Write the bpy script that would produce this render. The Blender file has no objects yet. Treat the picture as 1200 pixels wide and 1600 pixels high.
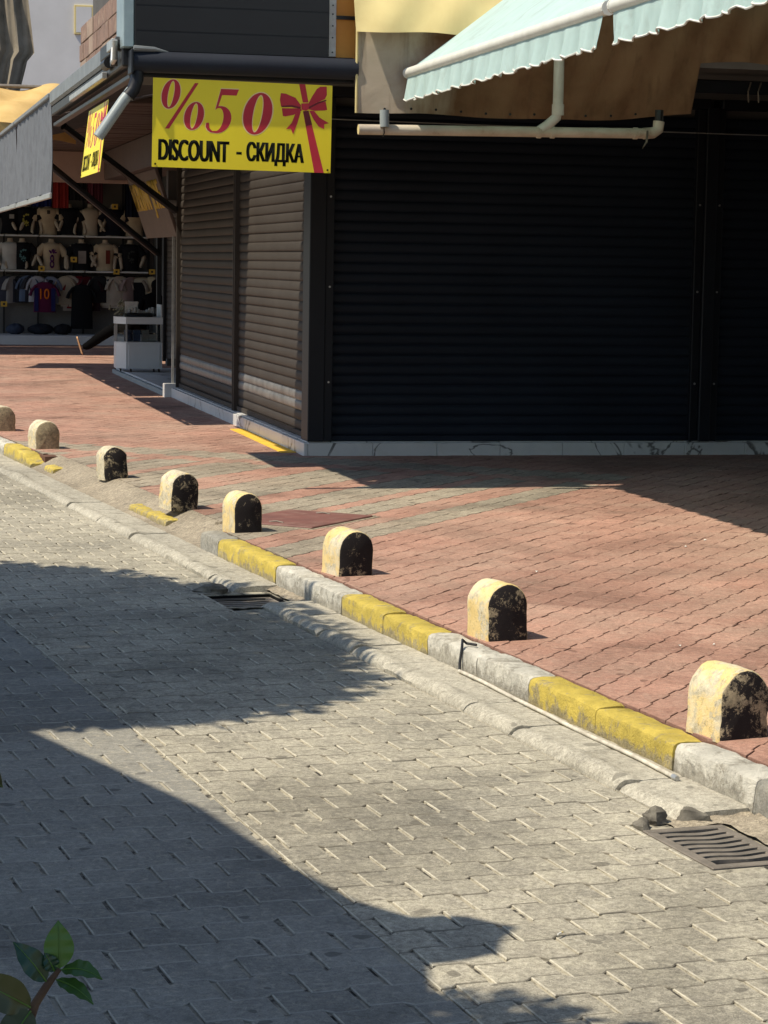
import bpy, math, random
from mathutils import Vector, Matrix
random.seed(7)
sc = bpy.context.scene
COL = sc.collection
R_ = math.radians

# ------------------------------------------------------------------ camera
cd = bpy.data.cameras.new('camera'); cam = bpy.data.objects.new('camera', cd); COL.objects.link(cam)
cd.sensor_fit = 'VERTICAL'; cd.sensor_height = 24.0; cd.lens = 3559.0/1600*24.0
cd.clip_start = 0.05; cd.clip_end = 900
PITCH = math.atan((800-412)/3559.0)
cam.matrix_world = Matrix.Translation((0, 0, 1.75)) @ Matrix.Rotation(math.pi/2-PITCH, 4, 'X') @ Matrix.Rotation(0.0165, 4, 'Z')
sc.camera = cam
# ------------------------------------------------------------------ sky, sun, exposure
SUN = Vector((0.58, 0.29, -1.0)).normalized()          # the way the light travels
EL = math.asin(-SUN.z)
w = bpy.data.worlds.new('World'); sc.world = w; w.use_nodes = True
wn = w.node_tree; bg = wn.nodes['Background']
sk = wn.nodes.new('ShaderNodeTexSky'); sk.sky_type = 'NISHITA'; sk.sun_disc = False; sk.ozone_density = 2.2; sk.dust_density = .7
sk.sun_elevation = EL; sk.sun_rotation = math.atan2(-SUN.x, -SUN.y) % (2*math.pi)
wn.links.new(sk.outputs[0], bg.inputs[0]); bg.inputs[1].default_value = 0.125
sd = bpy.data.lights.new('sun', 'SUN'); sun = bpy.data.objects.new('sun', sd); COL.objects.link(sun)
sd.energy = 5.0; sd.angle = R_(0.53); sd.color = (1.0, 0.91, 0.75)
sun.location = (-30, -15, 50); sun.rotation_euler = SUN.to_track_quat('-Z', 'Y').to_euler()
vs = sc.view_settings; vs.view_transform = 'Standard'; vs.look = 'None'; vs.exposure = 0.24; vs.gamma = 1.0
vs.use_curve_mapping = False

# ------------------------------------------------------------------ frames of the place
TH = R_(19.68); K0 = (0.905, 8.0)        # kerb: local x = across towards the pavement, local y = along the kerb
AL = R_(13.2); B0 = (-0.655, 19.142)     # corner shop: local x = along its front, local y = along its street side
def kworld(b, a, z=0.0):
    return (K0[0]+b*math.cos(TH)-a*math.sin(TH), K0[1]+b*math.sin(TH)+a*math.cos(TH), z)
def bworld(r, l, z=0.0):
    return (B0[0]+r*math.cos(AL)-l*math.sin(AL), B0[1]+r*math.sin(AL)+l*math.cos(AL), z)
PV = 0.13                                # pavement height above the road

# ------------------------------------------------------------------ materials
class NB:
    def __init__(s, name):
        s.m = bpy.data.materials.new(name); s.m.use_nodes = True
        s.n = s.m.node_tree.nodes; s.l = s.m.node_tree.links
        s.b = s.n['Principled BSDF']; s.out = s.n['Material Output']
        s.geo = s.n.new('ShaderNodeNewGeometry'); s.tc = s.n.new('ShaderNodeTexCoord')
    def vec(s, c):
        return {'P': s.geo.outputs['Position'], 'O': s.tc.outputs['Object'], 'G': s.tc.outputs['Generated']}[c]
    def mapped(s, c, scale=(1, 1, 1), rot=(0, 0, 0)):
        k = s.n.new('ShaderNodeMapping'); k.inputs['Scale'].default_value = scale; k.inputs['Rotation'].default_value = rot
        s.l.new(s.vec(c), k.inputs[0]); return k.outputs[0]
    def noise(s, scale, detail=5, rough=.6, c='P', dist=0, vec=None):
        k = s.n.new('ShaderNodeTexNoise'); k.inputs['Scale'].default_value = scale
        k.inputs['Detail'].default_value = detail; k.inputs['Roughness'].default_value = rough
        k.inputs['Distortion'].default_value = dist
        s.l.new(vec if vec is not None else s.vec(c), k.inputs['Vector']); return k.outputs['Fac']
    def ramp(s, fac, stops, interp='LINEAR'):
        k = s.n.new('ShaderNodeValToRGB'); cr = k.color_ramp; cr.interpolation = interp
        while len(cr.elements) < len(stops): cr.elements.new(0.5)
        for e, (p, c) in zip(cr.elements, stops):
            e.position = p; e.color = (*c, 1) if hasattr(c, '__len__') else (c, c, c, 1)
        s.l.new(fac, k.inputs[0]); return k.outputs[0]
    def mix(s, fac, a, b, mode='MIX'):
        k = s.n.new('ShaderNodeMix'); k.data_type = 'RGBA'; k.blend_type = mode
        for i, x in ((0, fac), (6, a), (7, b)):
            if hasattr(x, 'is_linked') or isinstance(x, bpy.types.NodeSocket): s.l.new(x, k.inputs[i])
            elif i == 0: k.inputs[0].default_value = x
            else: k.inputs[i].default_value = (*x, 1)
        return k.outputs[2]
    def math(s, op, a, b=None, clamp=False):
        k = s.n.new('ShaderNodeMath'); k.operation = op; k.use_clamp = clamp
        for i, x in ((0, a), (1, b)):
            if x is None: continue
            if isinstance(x, bpy.types.NodeSocket): s.l.new(x, k.inputs[i])
            else: k.inputs[i].default_value = x
        return k.outputs[0]
    def bump(s, h, strength=.3, dist=.01):
        k = s.n.new('ShaderNodeBump'); k.inputs['Strength'].default_value = strength; k.inputs['Distance'].default_value = dist
        s.l.new(h, k.inputs['Height']); s.l.new(k.outputs[0], s.b.inputs['Normal'])
    def attr(s, name):
        k = s.n.new('ShaderNodeAttribute'); k.attribute_name = name; return k.outputs['Fac']
    def color(s, c):
        if isinstance(c, bpy.types.NodeSocket): s.l.new(c, s.b.inputs['Base Color'])
        else: s.b.inputs['Base Color'].default_value = (*c, 1)
    def finish(s, rough=.8, spec=.4, metal=0):
        if isinstance(rough, bpy.types.NodeSocket): s.l.new(rough, s.b.inputs['Roughness'])
        else: s.b.inputs['Roughness'].default_value = rough
        s.b.inputs['Specular IOR Level'].default_value = spec; s.b.inputs['Metallic'].default_value = metal
        return s.m

def plain(name, c, c2=None, scale=6, rough=.75, spec=.35, metal=0, bump=0, bscale=90, coord='O', dirt=None):
    k = NB(name)
    c2 = c2 or tuple(x*.72 for x in c)
    f = k.noise(scale, 6, .62, coord)
    col = k.ramp(f, [(.3, c2), (.68, c)])
    if dirt:
        dc, ds, lo, hi = dirt
        col = k.mix(k.ramp(k.noise(ds, 8, .7, coord), [(lo, 0.0), (hi, 1.0)]), col, dc)
    k.color(col)
    if bump: k.bump(k.noise(bscale, 4, .6, coord), bump, .004)
    return k.finish(rough, spec, metal)

def paver_mat(name, c, c2, dirt, worn=0.0, rough=.9, dthr=(.5, .72), dust=(.62, .55, .40), tr=(.80, 1.12), joint=None):
    k = NB(name)
    f = k.noise(11, 8, .7, 'P')
    col = k.ramp(f, [(.30, c2), (.66, c)])
    t = k.attr('tint')
    col = k.mix(1.0, col, k.ramp(t, [(0, tr[0]), (1, tr[1])]), 'MULTIPLY')
    # dust lying in patches, scuffs and stains with a shape of their own
    col = k.mix(k.math('MULTIPLY', k.ramp(k.noise(1.1, 7, .66, 'P', .4), [(dthr[0], 0.0), (dthr[1], 1.0)]), .62), col, dirt)
    col = k.mix(k.math('MULTIPLY', k.ramp(k.noise(26, 8, .75, 'P', .3), [(.56, 0.0), (.70, 1.0)]), .22+.45*worn), col, dust)
    col = k.mix(k.math('MULTIPLY', k.ramp(k.noise(17, 9, .8, 'P', .8), [(.60, 0.0), (.74, 1.0)]), .35+.35*worn), col, tuple(x*.42 for x in c2))
    col = k.mix(1.0, col, k.ramp(k.noise(230, 4, .75, 'P'), [(.36, .76-.08*worn), (.64, 1.22+.08*worn)]), 'MULTIPLY')
    col = k.mix(1.0, col, k.ramp(k.noise(48, 7, .75, 'P', .6), [(.38, .80-.20*worn), (.62, 1.16+.20*worn)]), 'MULTIPLY')
    pit = k.ramp(k.noise(75, 9, .82, 'P', .5), [(.38, 1.0), (.44, 0.0)])
    col = k.mix(k.math('MULTIPLY', pit, .35+.45*worn), col, tuple(x*.22 for x in c2))
    crust = k.ramp(k.noise(34, 9, .8, 'P', .9), [(.53, 0.0), (.60, 1.0)])
    col = k.mix(k.math('MULTIPLY', crust, .25+.5*worn), col, dust)
    big = k.ramp(k.noise(.8, 6, .62, 'P', .7), [(.36, .70 if joint else .8), (.50, .98), (.66, 1.14)])
    col = k.mix(1.0, col, big, 'MULTIPLY')
    spots = k.math('MULTIPLY', k.ramp(k.noise(2.6, 4, .55, 'P', .8), [(.66, 0.0), (.71, 1.0)]), .55)
    col = k.mix(spots, col, tuple(x*.38 for x in c2))
    gum = k.math('MULTIPLY', k.ramp(k.noise(13, 0, .5, 'P'), [(.78, 0.0), (.80, 1.0)]), .7)
    col = k.mix(gum, col, tuple(x*.45 for x in c2))
    if joint:
        e = k.attr('edge'); nz = k.noise(9, 6, .7, 'P', .4)
        sh = k.math('MULTIPLY', k.ramp(e, [(.2, 0.0), (.45, 1.0), (.6, 1.0), (.75, 0.0)]), k.ramp(nz, [(.38, .10), (.60, .85)]))
        col = k.mix(sh, col, joint[1])
        rw = k.math('MULTIPLY', k.ramp(e, [(.7, 0.0), (.95, 1.0)]), k.ramp(nz, [(.30, 1.0), (.66, .35)]))
        col = k.mix(rw, col, joint[0])
    k.color(col)
    h = k.math('ADD', k.noise(150, 5, .7, 'P'), k.math('MULTIPLY', k.noise(22, 6, .65, 'P'), 1.4+2*worn))
    k.bump(h, .40+.40*worn, .007)
    return k.finish(rough, .25)

def kerb_mat(name, paint, wear=(.46, .60), conc=(.42, .40, .34)):
    k = NB(name)
    pc = k.ramp(k.noise(9, 6, .65, 'P'), [(.3, tuple(x*.74 for x in paint)), (.7, paint)])
    cc = k.ramp(k.noise(40, 8, .75, 'P'), [(.32, tuple(x*.45 for x in conc)), (.64, conc)])
    # paint goes first near the foot of the stone and in flakes
    sep = k.n.new('ShaderNodeSeparateXYZ'); k.l.new(k.geo.outputs['Position'], sep.inputs[0])
    low = k.math('MULTIPLY', k.math('SUBTRACT', .085, sep.outputs[2]), 3.2)
    low = k.math('MAXIMUM', low, -.02)
    f = k.math('ADD', k.noise(13, 9, .75, 'P', .4), low)
    mask = k.ramp(f, [(wear[0], 0.0), (wear[1], 1.0)])
    col = k.mix(mask, pc, cc)
    col = k.mix(k.math('MULTIPLY', k.ramp(k.noise(42, 9, .8, 'P', .5), [(.55, 0.0), (.64, 1.0)]), .42), col, tuple(x*.40 for x in paint))
    col = k.mix(1.0, col, k.ramp(k.noise(6, 6, .65, 'P'), [(.3, .72), (.7, 1.08)]), 'MULTIPLY')
    col = k.mix(k.ramp(k.noise(90, 8, .8, 'P'), [(.33, .8), (.40, 0.0)]), col, (.05, .042, .03))
    k.color(col)
    k.bump(k.math('ADD', k.noise(120, 6, .7, 'P'), k.math('MULTIPLY', k.noise(28, 8, .75, 'P', .5), 1.6)), .95, .009)
    return k.finish(.85, .3)

def bollard_side():
    k = NB('bollard_yellow_paint')
    oi = k.n.new('ShaderNodeObjectInfo'); sp = k.n.new('ShaderNodeSeparateColor'); k.l.new(oi.outputs['Color'], sp.inputs[0])
    pc = k.ramp(k.noise(7, 6, .6, 'P'), [(.3, (.62, .44, .16)), (.7, (.76, .60, .30))])
    cc = k.ramp(k.noise(50, 8, .75, 'P'), [(.3, (.25, .22, .16)), (.66, (.68, .60, .42))])
    f = k.math('ADD', k.noise(12, 9, .72, 'P', .5), k.math('MULTIPLY', sp.outputs[1], .35))
    col = k.mix(k.ramp(f, [(.52, 0.0), (.60, 1.0)]), pc, cc)
    col = k.mix(k.math('MULTIPLY', k.ramp(k.noise(38, 9, .82, 'P', .6), [(.54, 0.0), (.63, 1.0)]), .6), col, (.16, .12, .055))
    col = k.mix(k.ramp(k.noise(6, 6, .6, 'P', .5), [(.50, 0.0), (.62, .55)]), col, (.70, .62, .45))
    k.color(col); k.bump(k.math('ADD', k.noise(130, 5, .7, 'P'), k.noise(30, 6, .7, 'P')), .6, .006)
    return k.finish(.82, .3)
def bollard_face():
    k = NB('bollard_black_paint')
    oi = k.n.new('ShaderNodeObjectInfo'); sp = k.n.new('ShaderNodeSeparateColor'); k.l.new(oi.outputs['Color'], sp.inputs[0])
    cc = k.ramp(k.noise(45, 9, .8, 'P'), [(.3, (.10, .085, .06)), (.55, (.36, .29, .18)), (.7, (.55, .45, .28))])
    f = k.math('ADD', k.math('ADD', k.math('MULTIPLY', k.noise(11, 8, .7, 'P', .3), .55), k.math('MULTIPLY', k.noise(48, 10, .85, 'P', 1.0), .45)), sp.outputs[0])
    col = k.mix(k.ramp(f, [(.545, 0.0), (.575, 1.0)]), (.013, .010, .010), cc)
    col = k.mix(k.ramp(k.noise(120, 8, .85, 'P'), [(.60, 0.0), (.68, .5)]), col, (.16, .13, .11))
    k.color(col); k.bump(k.math('ADD', k.noise(130, 5, .7, 'P'), k.math('MULTIPLY', f, 2.0)), .5, .004)
    return k.finish(.8, .3)

def cloth(name, c, c2=None, transl=.35, scale=5, stain=None, weave=420, folds=0.0):
    k = NB(name); c2 = c2 or tuple(x*.8 for x in c)
    col = k.ramp(k.noise(scale, 6, .6, 'O', .4), [(.32, c2), (.66, c)])
    if stain:
        sc_, ss, lo, hi = stain
        col = k.mix(k.ramp(k.noise(ss, 8, .7, 'O', 1.2), [(lo, 0.0), (hi, 1.0)]), col, sc_)
    k.color(col)
    h = k.noise(weave, 2, .5, 'O')
    if folds: h = k.math('ADD', h, k.math('MULTIPLY', k.noise(7, 5, .55, 'O', 1.5), folds))
    k.bump(h, .3, .006)
    k.finish(.85, .15)
    if transl:
        t = k.n.new('ShaderNodeBsdfTranslucent'); k.l.new(col, t.inputs[0])
        mx = k.n.new('ShaderNodeMixShader'); mx.inputs[0].default_value = transl
        k.l.new(k.b.outputs[0], mx.inputs[1]); k.l.new(t.outputs[0], mx.inputs[2]); k.l.new(mx.outputs[0], k.out.inputs[0])
    return k.m

def glass(name, c=(.9, .95, .95), rough=.03):
    k = NB(name); k.color(c); k.b.inputs['Transmission Weight'].default_value = 1; k.b.inputs['IOR'].default_value = 1.1
    return k.finish(rough, .5)

MT = {}
MT['paver_new'] = paver_mat('road_paver_smooth', (.275, .262, .222), (.215, .206, .18), (.185, .177, .155), 0.0, tr=(.90, 1.07), joint=((.37, .35, .30), (.44, .41, .34)))
MT['paver_old'] = paver_mat('road_paver_worn', (.42, .385, .295), (.27, .245, .195), (.20, .187, .155), .45, dthr=(.50, .68), dust=(.58, .53, .42), tr=(.88, 1.08), joint=((.17, .15, .115), (.60, .55, .43)))
MT['paver_red'] = paver_mat('pavement_paver_red', (.40, .225, .165), (.325, .175, .128), (.37, .265, .20), .22, dthr=(.42, .68), dust=(.46, .33, .255), tr=(.86, 1.09), joint=((.19, .105, .078), (.34, .20, .145)))
MT['paver_grey'] = paver_mat('pavement_paver_grey', (.32, .275, .21), (.24, .205, .155), (.34, .255, .185), .25, dthr=(.46, .76), tr=(.84, 1.10), joint=((.11, .085, .06), (.32, .27, .2)))
MT['sand'] = plain('joint_sand', (.40, .365, .28), (.28, .255, .20), 14, .95, .1, coord='P', bump=.5, dirt=((.05, .045, .04), 9, .50, .60))
MT['grime'] = plain('joint_grime', (.16, .085, .06), (.085, .05, .036), 20, .95, .1, coord='P')
MT['kyellow'] = kerb_mat('kerb_yellow_paint', (.70, .535, .105), (.52, .62), (.48, .40, .22))
MT['kwhite'] = kerb_mat('kerb_white_paint', (.76, .72, .61), (.47, .58), (.52, .48, .39))
MT['kgrey'] = kerb_mat('kerb_bare_concrete', (.46, .43, .35), (.38, .52))
MT['gutter'] = paver_mat('gutter_concrete', (.52, .48, .385), (.38, .35, .28), (.27, .25, .20), .28, dthr=(.54, .74), dust=(.60, .56, .45))
MT['mortar'] = paver_mat('ramp_mortar', (.42, .36, .265), (.30, .25, .185), (.24, .205, .15), .6, dthr=(.44, .64), dust=(.50, .43, .31))
MT['stone'] = plain('broken_stone', (.22, .20, .16), (.07, .062, .05), 22, .9, .25, coord='P', bump=.8, bscale=60)
MT['iron'] = plain('cast_iron', (.25, .215, .175), (.15, .13, .105), 12, .65, .4, .3, .3, 120, 'P')
MT['pit'] = plain('drain_pit', (.012, .011, .010), (.006, .006, .006), 6, .95, .1)
MT['cover'] = plain('inspection_cover_paint', (.20, .088, .072), (.14, .066, .056), 5, .6, .35, 0, .3, 60, 'P', ((.25, .15, .12), 9, .5, .75))
MT['bside'] = bollard_side(); MT['bface'] = bollard_face()
MT['slat_dark'] = plain('shutter_anthracite', (.0115, .0165, .0270), (.0065, .0095, .016), .7, .55, .22, 0, .08, 60, 'P')
MT['slat_brown'] = plain('shutter_brown', (.052, .044, .037), (.040, .033, .028), 1.5, .6, .10, 0, .06, 60, 'P')
MT['slat_lit'] = plain('shutter_lit_strip', (.19, .18, .165), (.09, .085, .08), 7, .45, .4, .2, .1, 60, 'P')  # paler slat colour stands in for the lit strip low on the brown shutters
MT['slat_grey'] = plain('shutter_grey', (.36, .345, .33), (.27, .26, .25), 3, .5, .4)
MT['dark'] = plain('dark_painted_metal', (.0075, .009, .0135), (.0055, .0065, .010), 4, .5, .3, 0, .05, 50, 'P')
MT['navy'] = plain('dark_blue_fabric', (.012, .016, .026), (.009, .011, .019), 3, .7, .3, 0, .2, 300, 'P')
MT['fascia'] = plain('charcoal_panel', (.0135, .0145, .0175), (.011, .012, .0145), 2, .65, .3, 0, .06, 60, 'P')
MT['black'] = plain('black_metal', (.010, .010, .011), (.007, .007, .008), 5, .45, .45)
def marble():
    k = NB('plinth_marble')
    base = k.ramp(k.noise(3, 6, .6, 'P'), [(.3, (.50, .50, .49)), (.7, (.66, .65, .62))])
    v = k.noise(.9, 5, .5, 'P', 1.2)
    d = k.math('ABSOLUTE', k.math('SUBTRACT', v, .5))
    col = k.mix(k.ramp(d, [(.0, 1.0), (.004, .8), (.010, 0.0)]), base, (.10, .095, .09))
    col = k.mix(k.ramp(k.noise(6, 7, .7, 'P'), [(.5, 0.0), (.75, .35)]), col, (.30, .26, .19))
    k.color(col); return k.finish(.35, .5)
MT['marble'] = marble()
MT['yline'] = plain('yellow_ground_paint', (.80, .50, .05), (.62, .36, .04), 10, .8, .3, coord='P', dirt=((.35, .2, .1), 14, .56, .7))
MT['teal_steel'] = plain('pale_teal_steel', (.30, .37, .38), (.20, .26, .28), 5, .4, .5, .3)
MT['greytube'] = plain('grey_awning_profile', (.20, .215, .22), (.13, .14, .145), 6, .5, .45, .1, .1, 80, 'P')
MT['alu'] = plain('aluminium', (.50, .50, .48), (.34, .34, .33), 8, .35, .5, .6)
MT['clad'] = plain('brown_stone_cladding', (.26, .165, .125), (.15, .10, .08), 9, .85, .3, 0, .7, 40, 'P', ((.36, .27, .20), 7, .55, .7))
MT['clad2'] = plain('pale_stone_cladding', (.34, .25, .19), (.22, .16, .125), 9, .85, .3, 0, .7, 40, 'P')
MT['plaster'] = plain('pale_plaster', (.60, .59, .58), (.53, .52, .51), 1.2, .9, .2, 0, .15, 40, 'P')
MT['render_dull'] = plain('dull_render', (.20, .185, .165), (.15, .14, .125), 2, .9, .2, coord='P')
MT['wall'] = plain('shop_wall', (.10, .095, .09), (.07, .066, .062), 2, .85, .25)
MT['orange'] = plain('orange_board', (.72, .33, .06), (.60, .25, .045), 3, .6, .35)
MT['zinc'] = plain('zinc_strip', (.42, .40, .38), (.30, .28, .27), 14, .5, .45, .3)
def tarp_mat():
    k = NB('stained_tarp_cloth')
    sep = k.n.new('ShaderNodeSeparateXYZ'); k.l.new(k.tc.outputs['Object'], sep.inputs[0])
    clean = k.ramp(k.noise(3, 6, .6, 'O', .5), [(.3, (.42, .35, .26)), (.7, (.56, .47, .36))])
    brown = k.ramp(k.noise(1.6, 6, .6, 'O', .3), [(.28, (.17, .092, .048)), (.50, (.30, .175, .098)), (.72, (.37, .23, .135))])
    f = k.math('ADD', k.math('MULTIPLY', sep.outputs[0], .75), k.math('SUBTRACT', k.noise(2.2, 6, .6, 'O', .8), .35))
    col = k.mix(k.ramp(f, [(.10, 0.0), (.42, 1.0)]), clean, brown)
    col = k.mix(k.ramp(k.noise(1.0, 6, .6, 'O', .2, k.mapped('O', (16, 16, 1.0))), [(.52, 0.0), (.75, .45)]), col, (.09, .05, .03))
    k.color(col)
    k.bump(k.math('ADD', k.noise(420, 2, .5, 'O'), k.math('MULTIPLY', k.noise(5, 5, .6, 'O', .6), 2.5)), .4, .012); k.finish(.85, .15)
    t = k.n.new('ShaderNodeBsdfTranslucent'); k.l.new(col, t.inputs[0]); mx = k.n.new('ShaderNodeMixShader'); mx.inputs[0].default_value = .2
    k.l.new(k.b.outputs[0], mx.inputs[1]); k.l.new(t.outputs[0], mx.inputs[2]); k.l.new(mx.outputs[0], k.out.inputs[0]); return k.m
MT['tarp'] = tarp_mat()
MT['tarp_yellow'] = cloth('cream_yellow_sheet', (.80, .68, .34), (.70, .58, .28), .25, 3, None, 420, .8)
MT['turq'] = cloth('pale_turquoise_canvas', (.70, .85, .83), (.63, .79, .77), .50, 5, ((.52, .63, .60), 3, .52, .78), 420, .7)
MT['whitepaint'] = plain('white_painted_bar', (.72, .72, .66), (.60, .60, .54), 8, .4, .45, 0, .05, 60, 'P')
MT['pvc'] = plain('old_pvc', (.58, .52, .42), (.40, .33, .25), 5, .5, .4, 0, .1, 60, 'P', ((.25, .16, .10), 4, .58, .75))
MT['pvc_white'] = plain('white_pvc', (.70, .68, .62), (.55, .53, .47), 5, .45, .4, 0, .05, 60, 'P')
MT['pvc_grey'] = plain('grey_pvc', (.30, .34, .335), (.23, .26, .26), 5, .4, .45)
MT['greycloth'] = cloth('grey_awning_canvas', (.155, .165, .18), (.115, .122, .135), .04, 6, ((.085, .088, .092), 3, .55, .8), 420, .5)
MT['darkcloth'] = cloth('dark_awning_canvas', (.10, .105, .115), (.07, .075, .08), .08, 3)
MT['yellowcloth'] = cloth('ochre_awning_canvas', (.78, .56, .24), (.66, .45, .17), .3, 3, None, 420, .9)
MT['beigecloth'] = cloth('hanging_beige_sheet', (.34, .29, .22), (.22, .19, .14), .2, 3, None, 420, 1.0)
MT['soffit'] = plain('brown_soffit_board', (.105, .07, .058), (.075, .05, .042), 5, .6, .4)
MT['beam'] = plain('pinkish_brown_beam', (.40, .27, .22), (.33, .225, .185), 3, .7, .3)
MT['bannery'] = plain('banner_yellow_vinyl', (.80, .66, .02), (.74, .60, .018), 2, .45, .4)
MT['bannerr'] = plain('banner_red_print', (.47, .024, .040), (.40, .018, .030), 5, .5, .35)
MT['bannerr2'] = plain('banner_bright_red_print', (.55, .03, .05), (.42, .02, .038), 5, .5, .35)
MT['bannerd'] = plain('banner_dark_red_print', (.16, .010, .018), (.12, .008, .014), 5, .5, .35)
MT['bannerk'] = plain('banner_black_print', (.012, .014, .010), (.010, .011, .009), 5, .9, .02)
MT['bannerp'] = plain('banner_pale_outline', (.78, .60, .30), (.72, .54, .26), 5, .5, .35)
MT['cable'] = plain('pale_cable', (.30, .30, .29), (.22, .22, .21), 8, .6, .3)
MT['hose'] = plain('dirty_white_hose', (.62, .58, .48), (.36, .32, .25), 22, .6, .3, 0, .1, 60, 'P')
MT['leaf'] = None

# ------------------------------------------------------------------ mesh helpers
class MB:
    def __init__(s): s.v = []; s.f = []; s.m = []
    def add(s, vs_, fs, m=0):
        o = len(s.v); s.v += [tuple(p) for p in vs_]; s.f += [tuple(i+o for i in f) for f in fs]; s.m += [m]*len(fs); return s
    def box(s, x0, x1, y0, y1, z0, z1, m=0, c=0.0):
        if c <= 0:
            v = [(x, y, z) for z in (z0, z1) for y in (y0, y1) for x in (x0, x1)]
            return s.add(v, [(0, 2, 3, 1), (4, 5, 7, 6), (0, 1, 5, 4), (2, 6, 7, 3), (0, 4, 6, 2), (1, 3, 7, 5)], m)
        P = [(x0, x1), (y0, y1), (z0, z1)]; v = []; idx = {}
        for i in (0, 1):
            for j in (0, 1):
                for k in (0, 1):
                    for ax in range(3):
                        p = []
                        for q, s_ in enumerate((i, j, k)):
                            p.append(P[q][s_] if q == ax else P[q][s_]+(c if s_ == 0 else -c))
                        idx[(i, j, k, ax)] = len(v); v.append(tuple(p))
        f = []
        for ax in range(3):
            o1, o2 = [q for q in range(3) if q != ax]
            for side in (0, 1):
                def key(a, b):
                    t = [0, 0, 0]; t[ax] = side; t[o1] = a; t[o2] = b; return idx[(*t, ax)]
                q = [key(0, 0), key(1, 0), key(1, 1), key(0, 1)]
                f.append(tuple(q))
            for a in (0, 1):
                for b in (0, 1):
                    def key2(s_, axx):
                        t = [0, 0, 0]; t[ax] = s_; t[o1] = a; t[o2] = b; return idx[(*t, axx)]
                    f.append((key2(0, o1), key2(1, o1), key2(1, o2), key2(0, o2)))
        for i in (0, 1):
            for j in (0, 1):
                for k in (0, 1): f.append((idx[(i, j, k, 0)], idx[(i, j, k, 1)], idx[(i, j, k, 2)]))
        return s.add(v, f, m)
    def tube(s, pts, r, n=8, m=0, caps=True, flat=1.0):
        pts = [Vector(p) for p in pts]; N = len(pts); rs = r if hasattr(r, '__len__') else [r]*N
        rings = []; prev = None
        for i, p in enumerate(pts):
            t = ((pts[min(i+1, N-1)]-pts[max(i-1, 0)])).normalized()
            if prev is None:
                up = Vector((0, 0, 1)) if abs(t.z) < .9 else Vector((0, 1, 0))
                u = t.cross(up).normalized()
            else:
                u = (prev-t*prev.dot(t)).normalized()
            prev = u; w_ = t.cross(u)
            rings.append([p+(u*math.cos(2*math.pi*k/n)+w_*math.sin(2*math.pi*k/n)*flat)*rs[i] for k in range(n)])
        v = [q for ring in rings for q in ring]; f = []
        for i in range(N-1):
            for k in range(n):
                f.append((i*n+k, i*n+(k+1) % n, (i+1)*n+(k+1) % n, (i+1)*n+k))
        if caps: f.append(tuple(range(n-1, -1, -1))); f.append(tuple((N-1)*n+k for k in range(n)))
        return s.add(v, f, m)
    def prism(s, poly, fn, d0, d1, m=0):
        """2D outline -> solid; fn(u, v, d) gives the point"""
        n = len(poly); v = [fn(u, q, d0) for u, q in poly]+[fn(u, q, d1) for u, q in poly]
        f = [tuple(range(n-1, -1, -1)), tuple(range(n, 2*n))]+[(i, (i+1) % n, n+(i+1) % n, n+i) for i in range(n)]
        return s.add(v, f, m)
    def grid(s, fn, nu, nv, m=0, closed=False):
        v = [fn(i/nu, j/nv) for j in range(nv+1) for i in range(nu+1)]
        f = [(j*(nu+1)+i, j*(nu+1)+i+1, (j+1)*(nu+1)+i+1, (j+1)*(nu+1)+i) for j in range(nv) for i in range(nu)]
        return s.add(v, f, m)
    def sheet(s, fn, nu, nv, nrm, th, m=0):
        """a thin but solid sheet"""
        n = Vector(nrm)*th; a = len(s.v)
        top = [Vector(fn(i/nu, j/nv)) for j in range(nv+1) for i in range(nu+1)]
        bot = [p-n for p in top]; K = len(top)
        f = []
        for j in range(nv):
            for i in range(nu):
                q = (j*(nu+1)+i, j*(nu+1)+i+1, (j+1)*(nu+1)+i+1, (j+1)*(nu+1)+i)
                f.append(q); f.append(tuple(K+x for x in reversed(q)))
        rim = [i for i in range(nu+1)]+[j*(nu+1)+nu for j in range(1, nv+1)]+[nv*(nu+1)+i for i in range(nu-1, -1, -1)]+[j*(nu+1) for j in range(nv-1, 0, -1)]
        for x, y in zip(rim, rim[1:]+rim[:1]): f.append((y, x, K+x, K+y))
        return s.add(top+bot, f, m)
    def mesh(s, name, mats, smooth=False):
        me = bpy.data.meshes.new(name); me.from_pydata([tuple(p) for p in s.v], [], s.f)
        for mt in (mats if isinstance(mats, (list, tuple)) else [mats]): me.materials.append(mt)
        me.polygons.foreach_set('material_index', s.m)
        if smooth: me.polygons.foreach_set('use_smooth', [True]*len(s.f))
        me.update(); return me
    def build(s, name, mats, parent=None, smooth=False, loc=None, rz=None, fix=True, bevel=0):
        me = s.mesh(name, mats, smooth)
        if fix:
            import bmesh
            bm = bmesh.new(); bm.from_mesh(me); bmesh.ops.recalc_face_normals(bm, faces=bm.faces)
            bm.to_mesh(me); bm.free()
        o = bpy.data.objects.new(name, me); COL.objects.link(o); o.parent = parent
        if loc: o.location = loc
        if rz is not None: o.rotation_euler = (0, 0, rz)
        if smooth:
            me.set_sharp_from_angle(angle=R_(42))
        return o
def link(name, me, parent=None, loc=(0, 0, 0), rz=0):
    o = bpy.data.objects.new(name, me); COL.objects.link(o); o.parent = parent; o.location = loc; o.rotation_euler = (0, 0, rz); return o
def empty(name, loc=(0, 0, 0), rz=0, parent=None):
    o = bpy.data.objects.new(name, None); COL.objects.link(o); o.location = loc; o.rotation_euler = (0, 0, rz); o.parent = parent
    o.empty_display_size = .1; return o
def tag(o, label, cat, group=None):
    o['label'] = label; o['category'] = cat
    if group: o['group'] = group
    return o
def structure(o, label=None):
    o['kind'] = 'structure'
    if label: o['label'] = label
    return o
def stuff(o): o['kind'] = 'stuff'; return o

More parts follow.
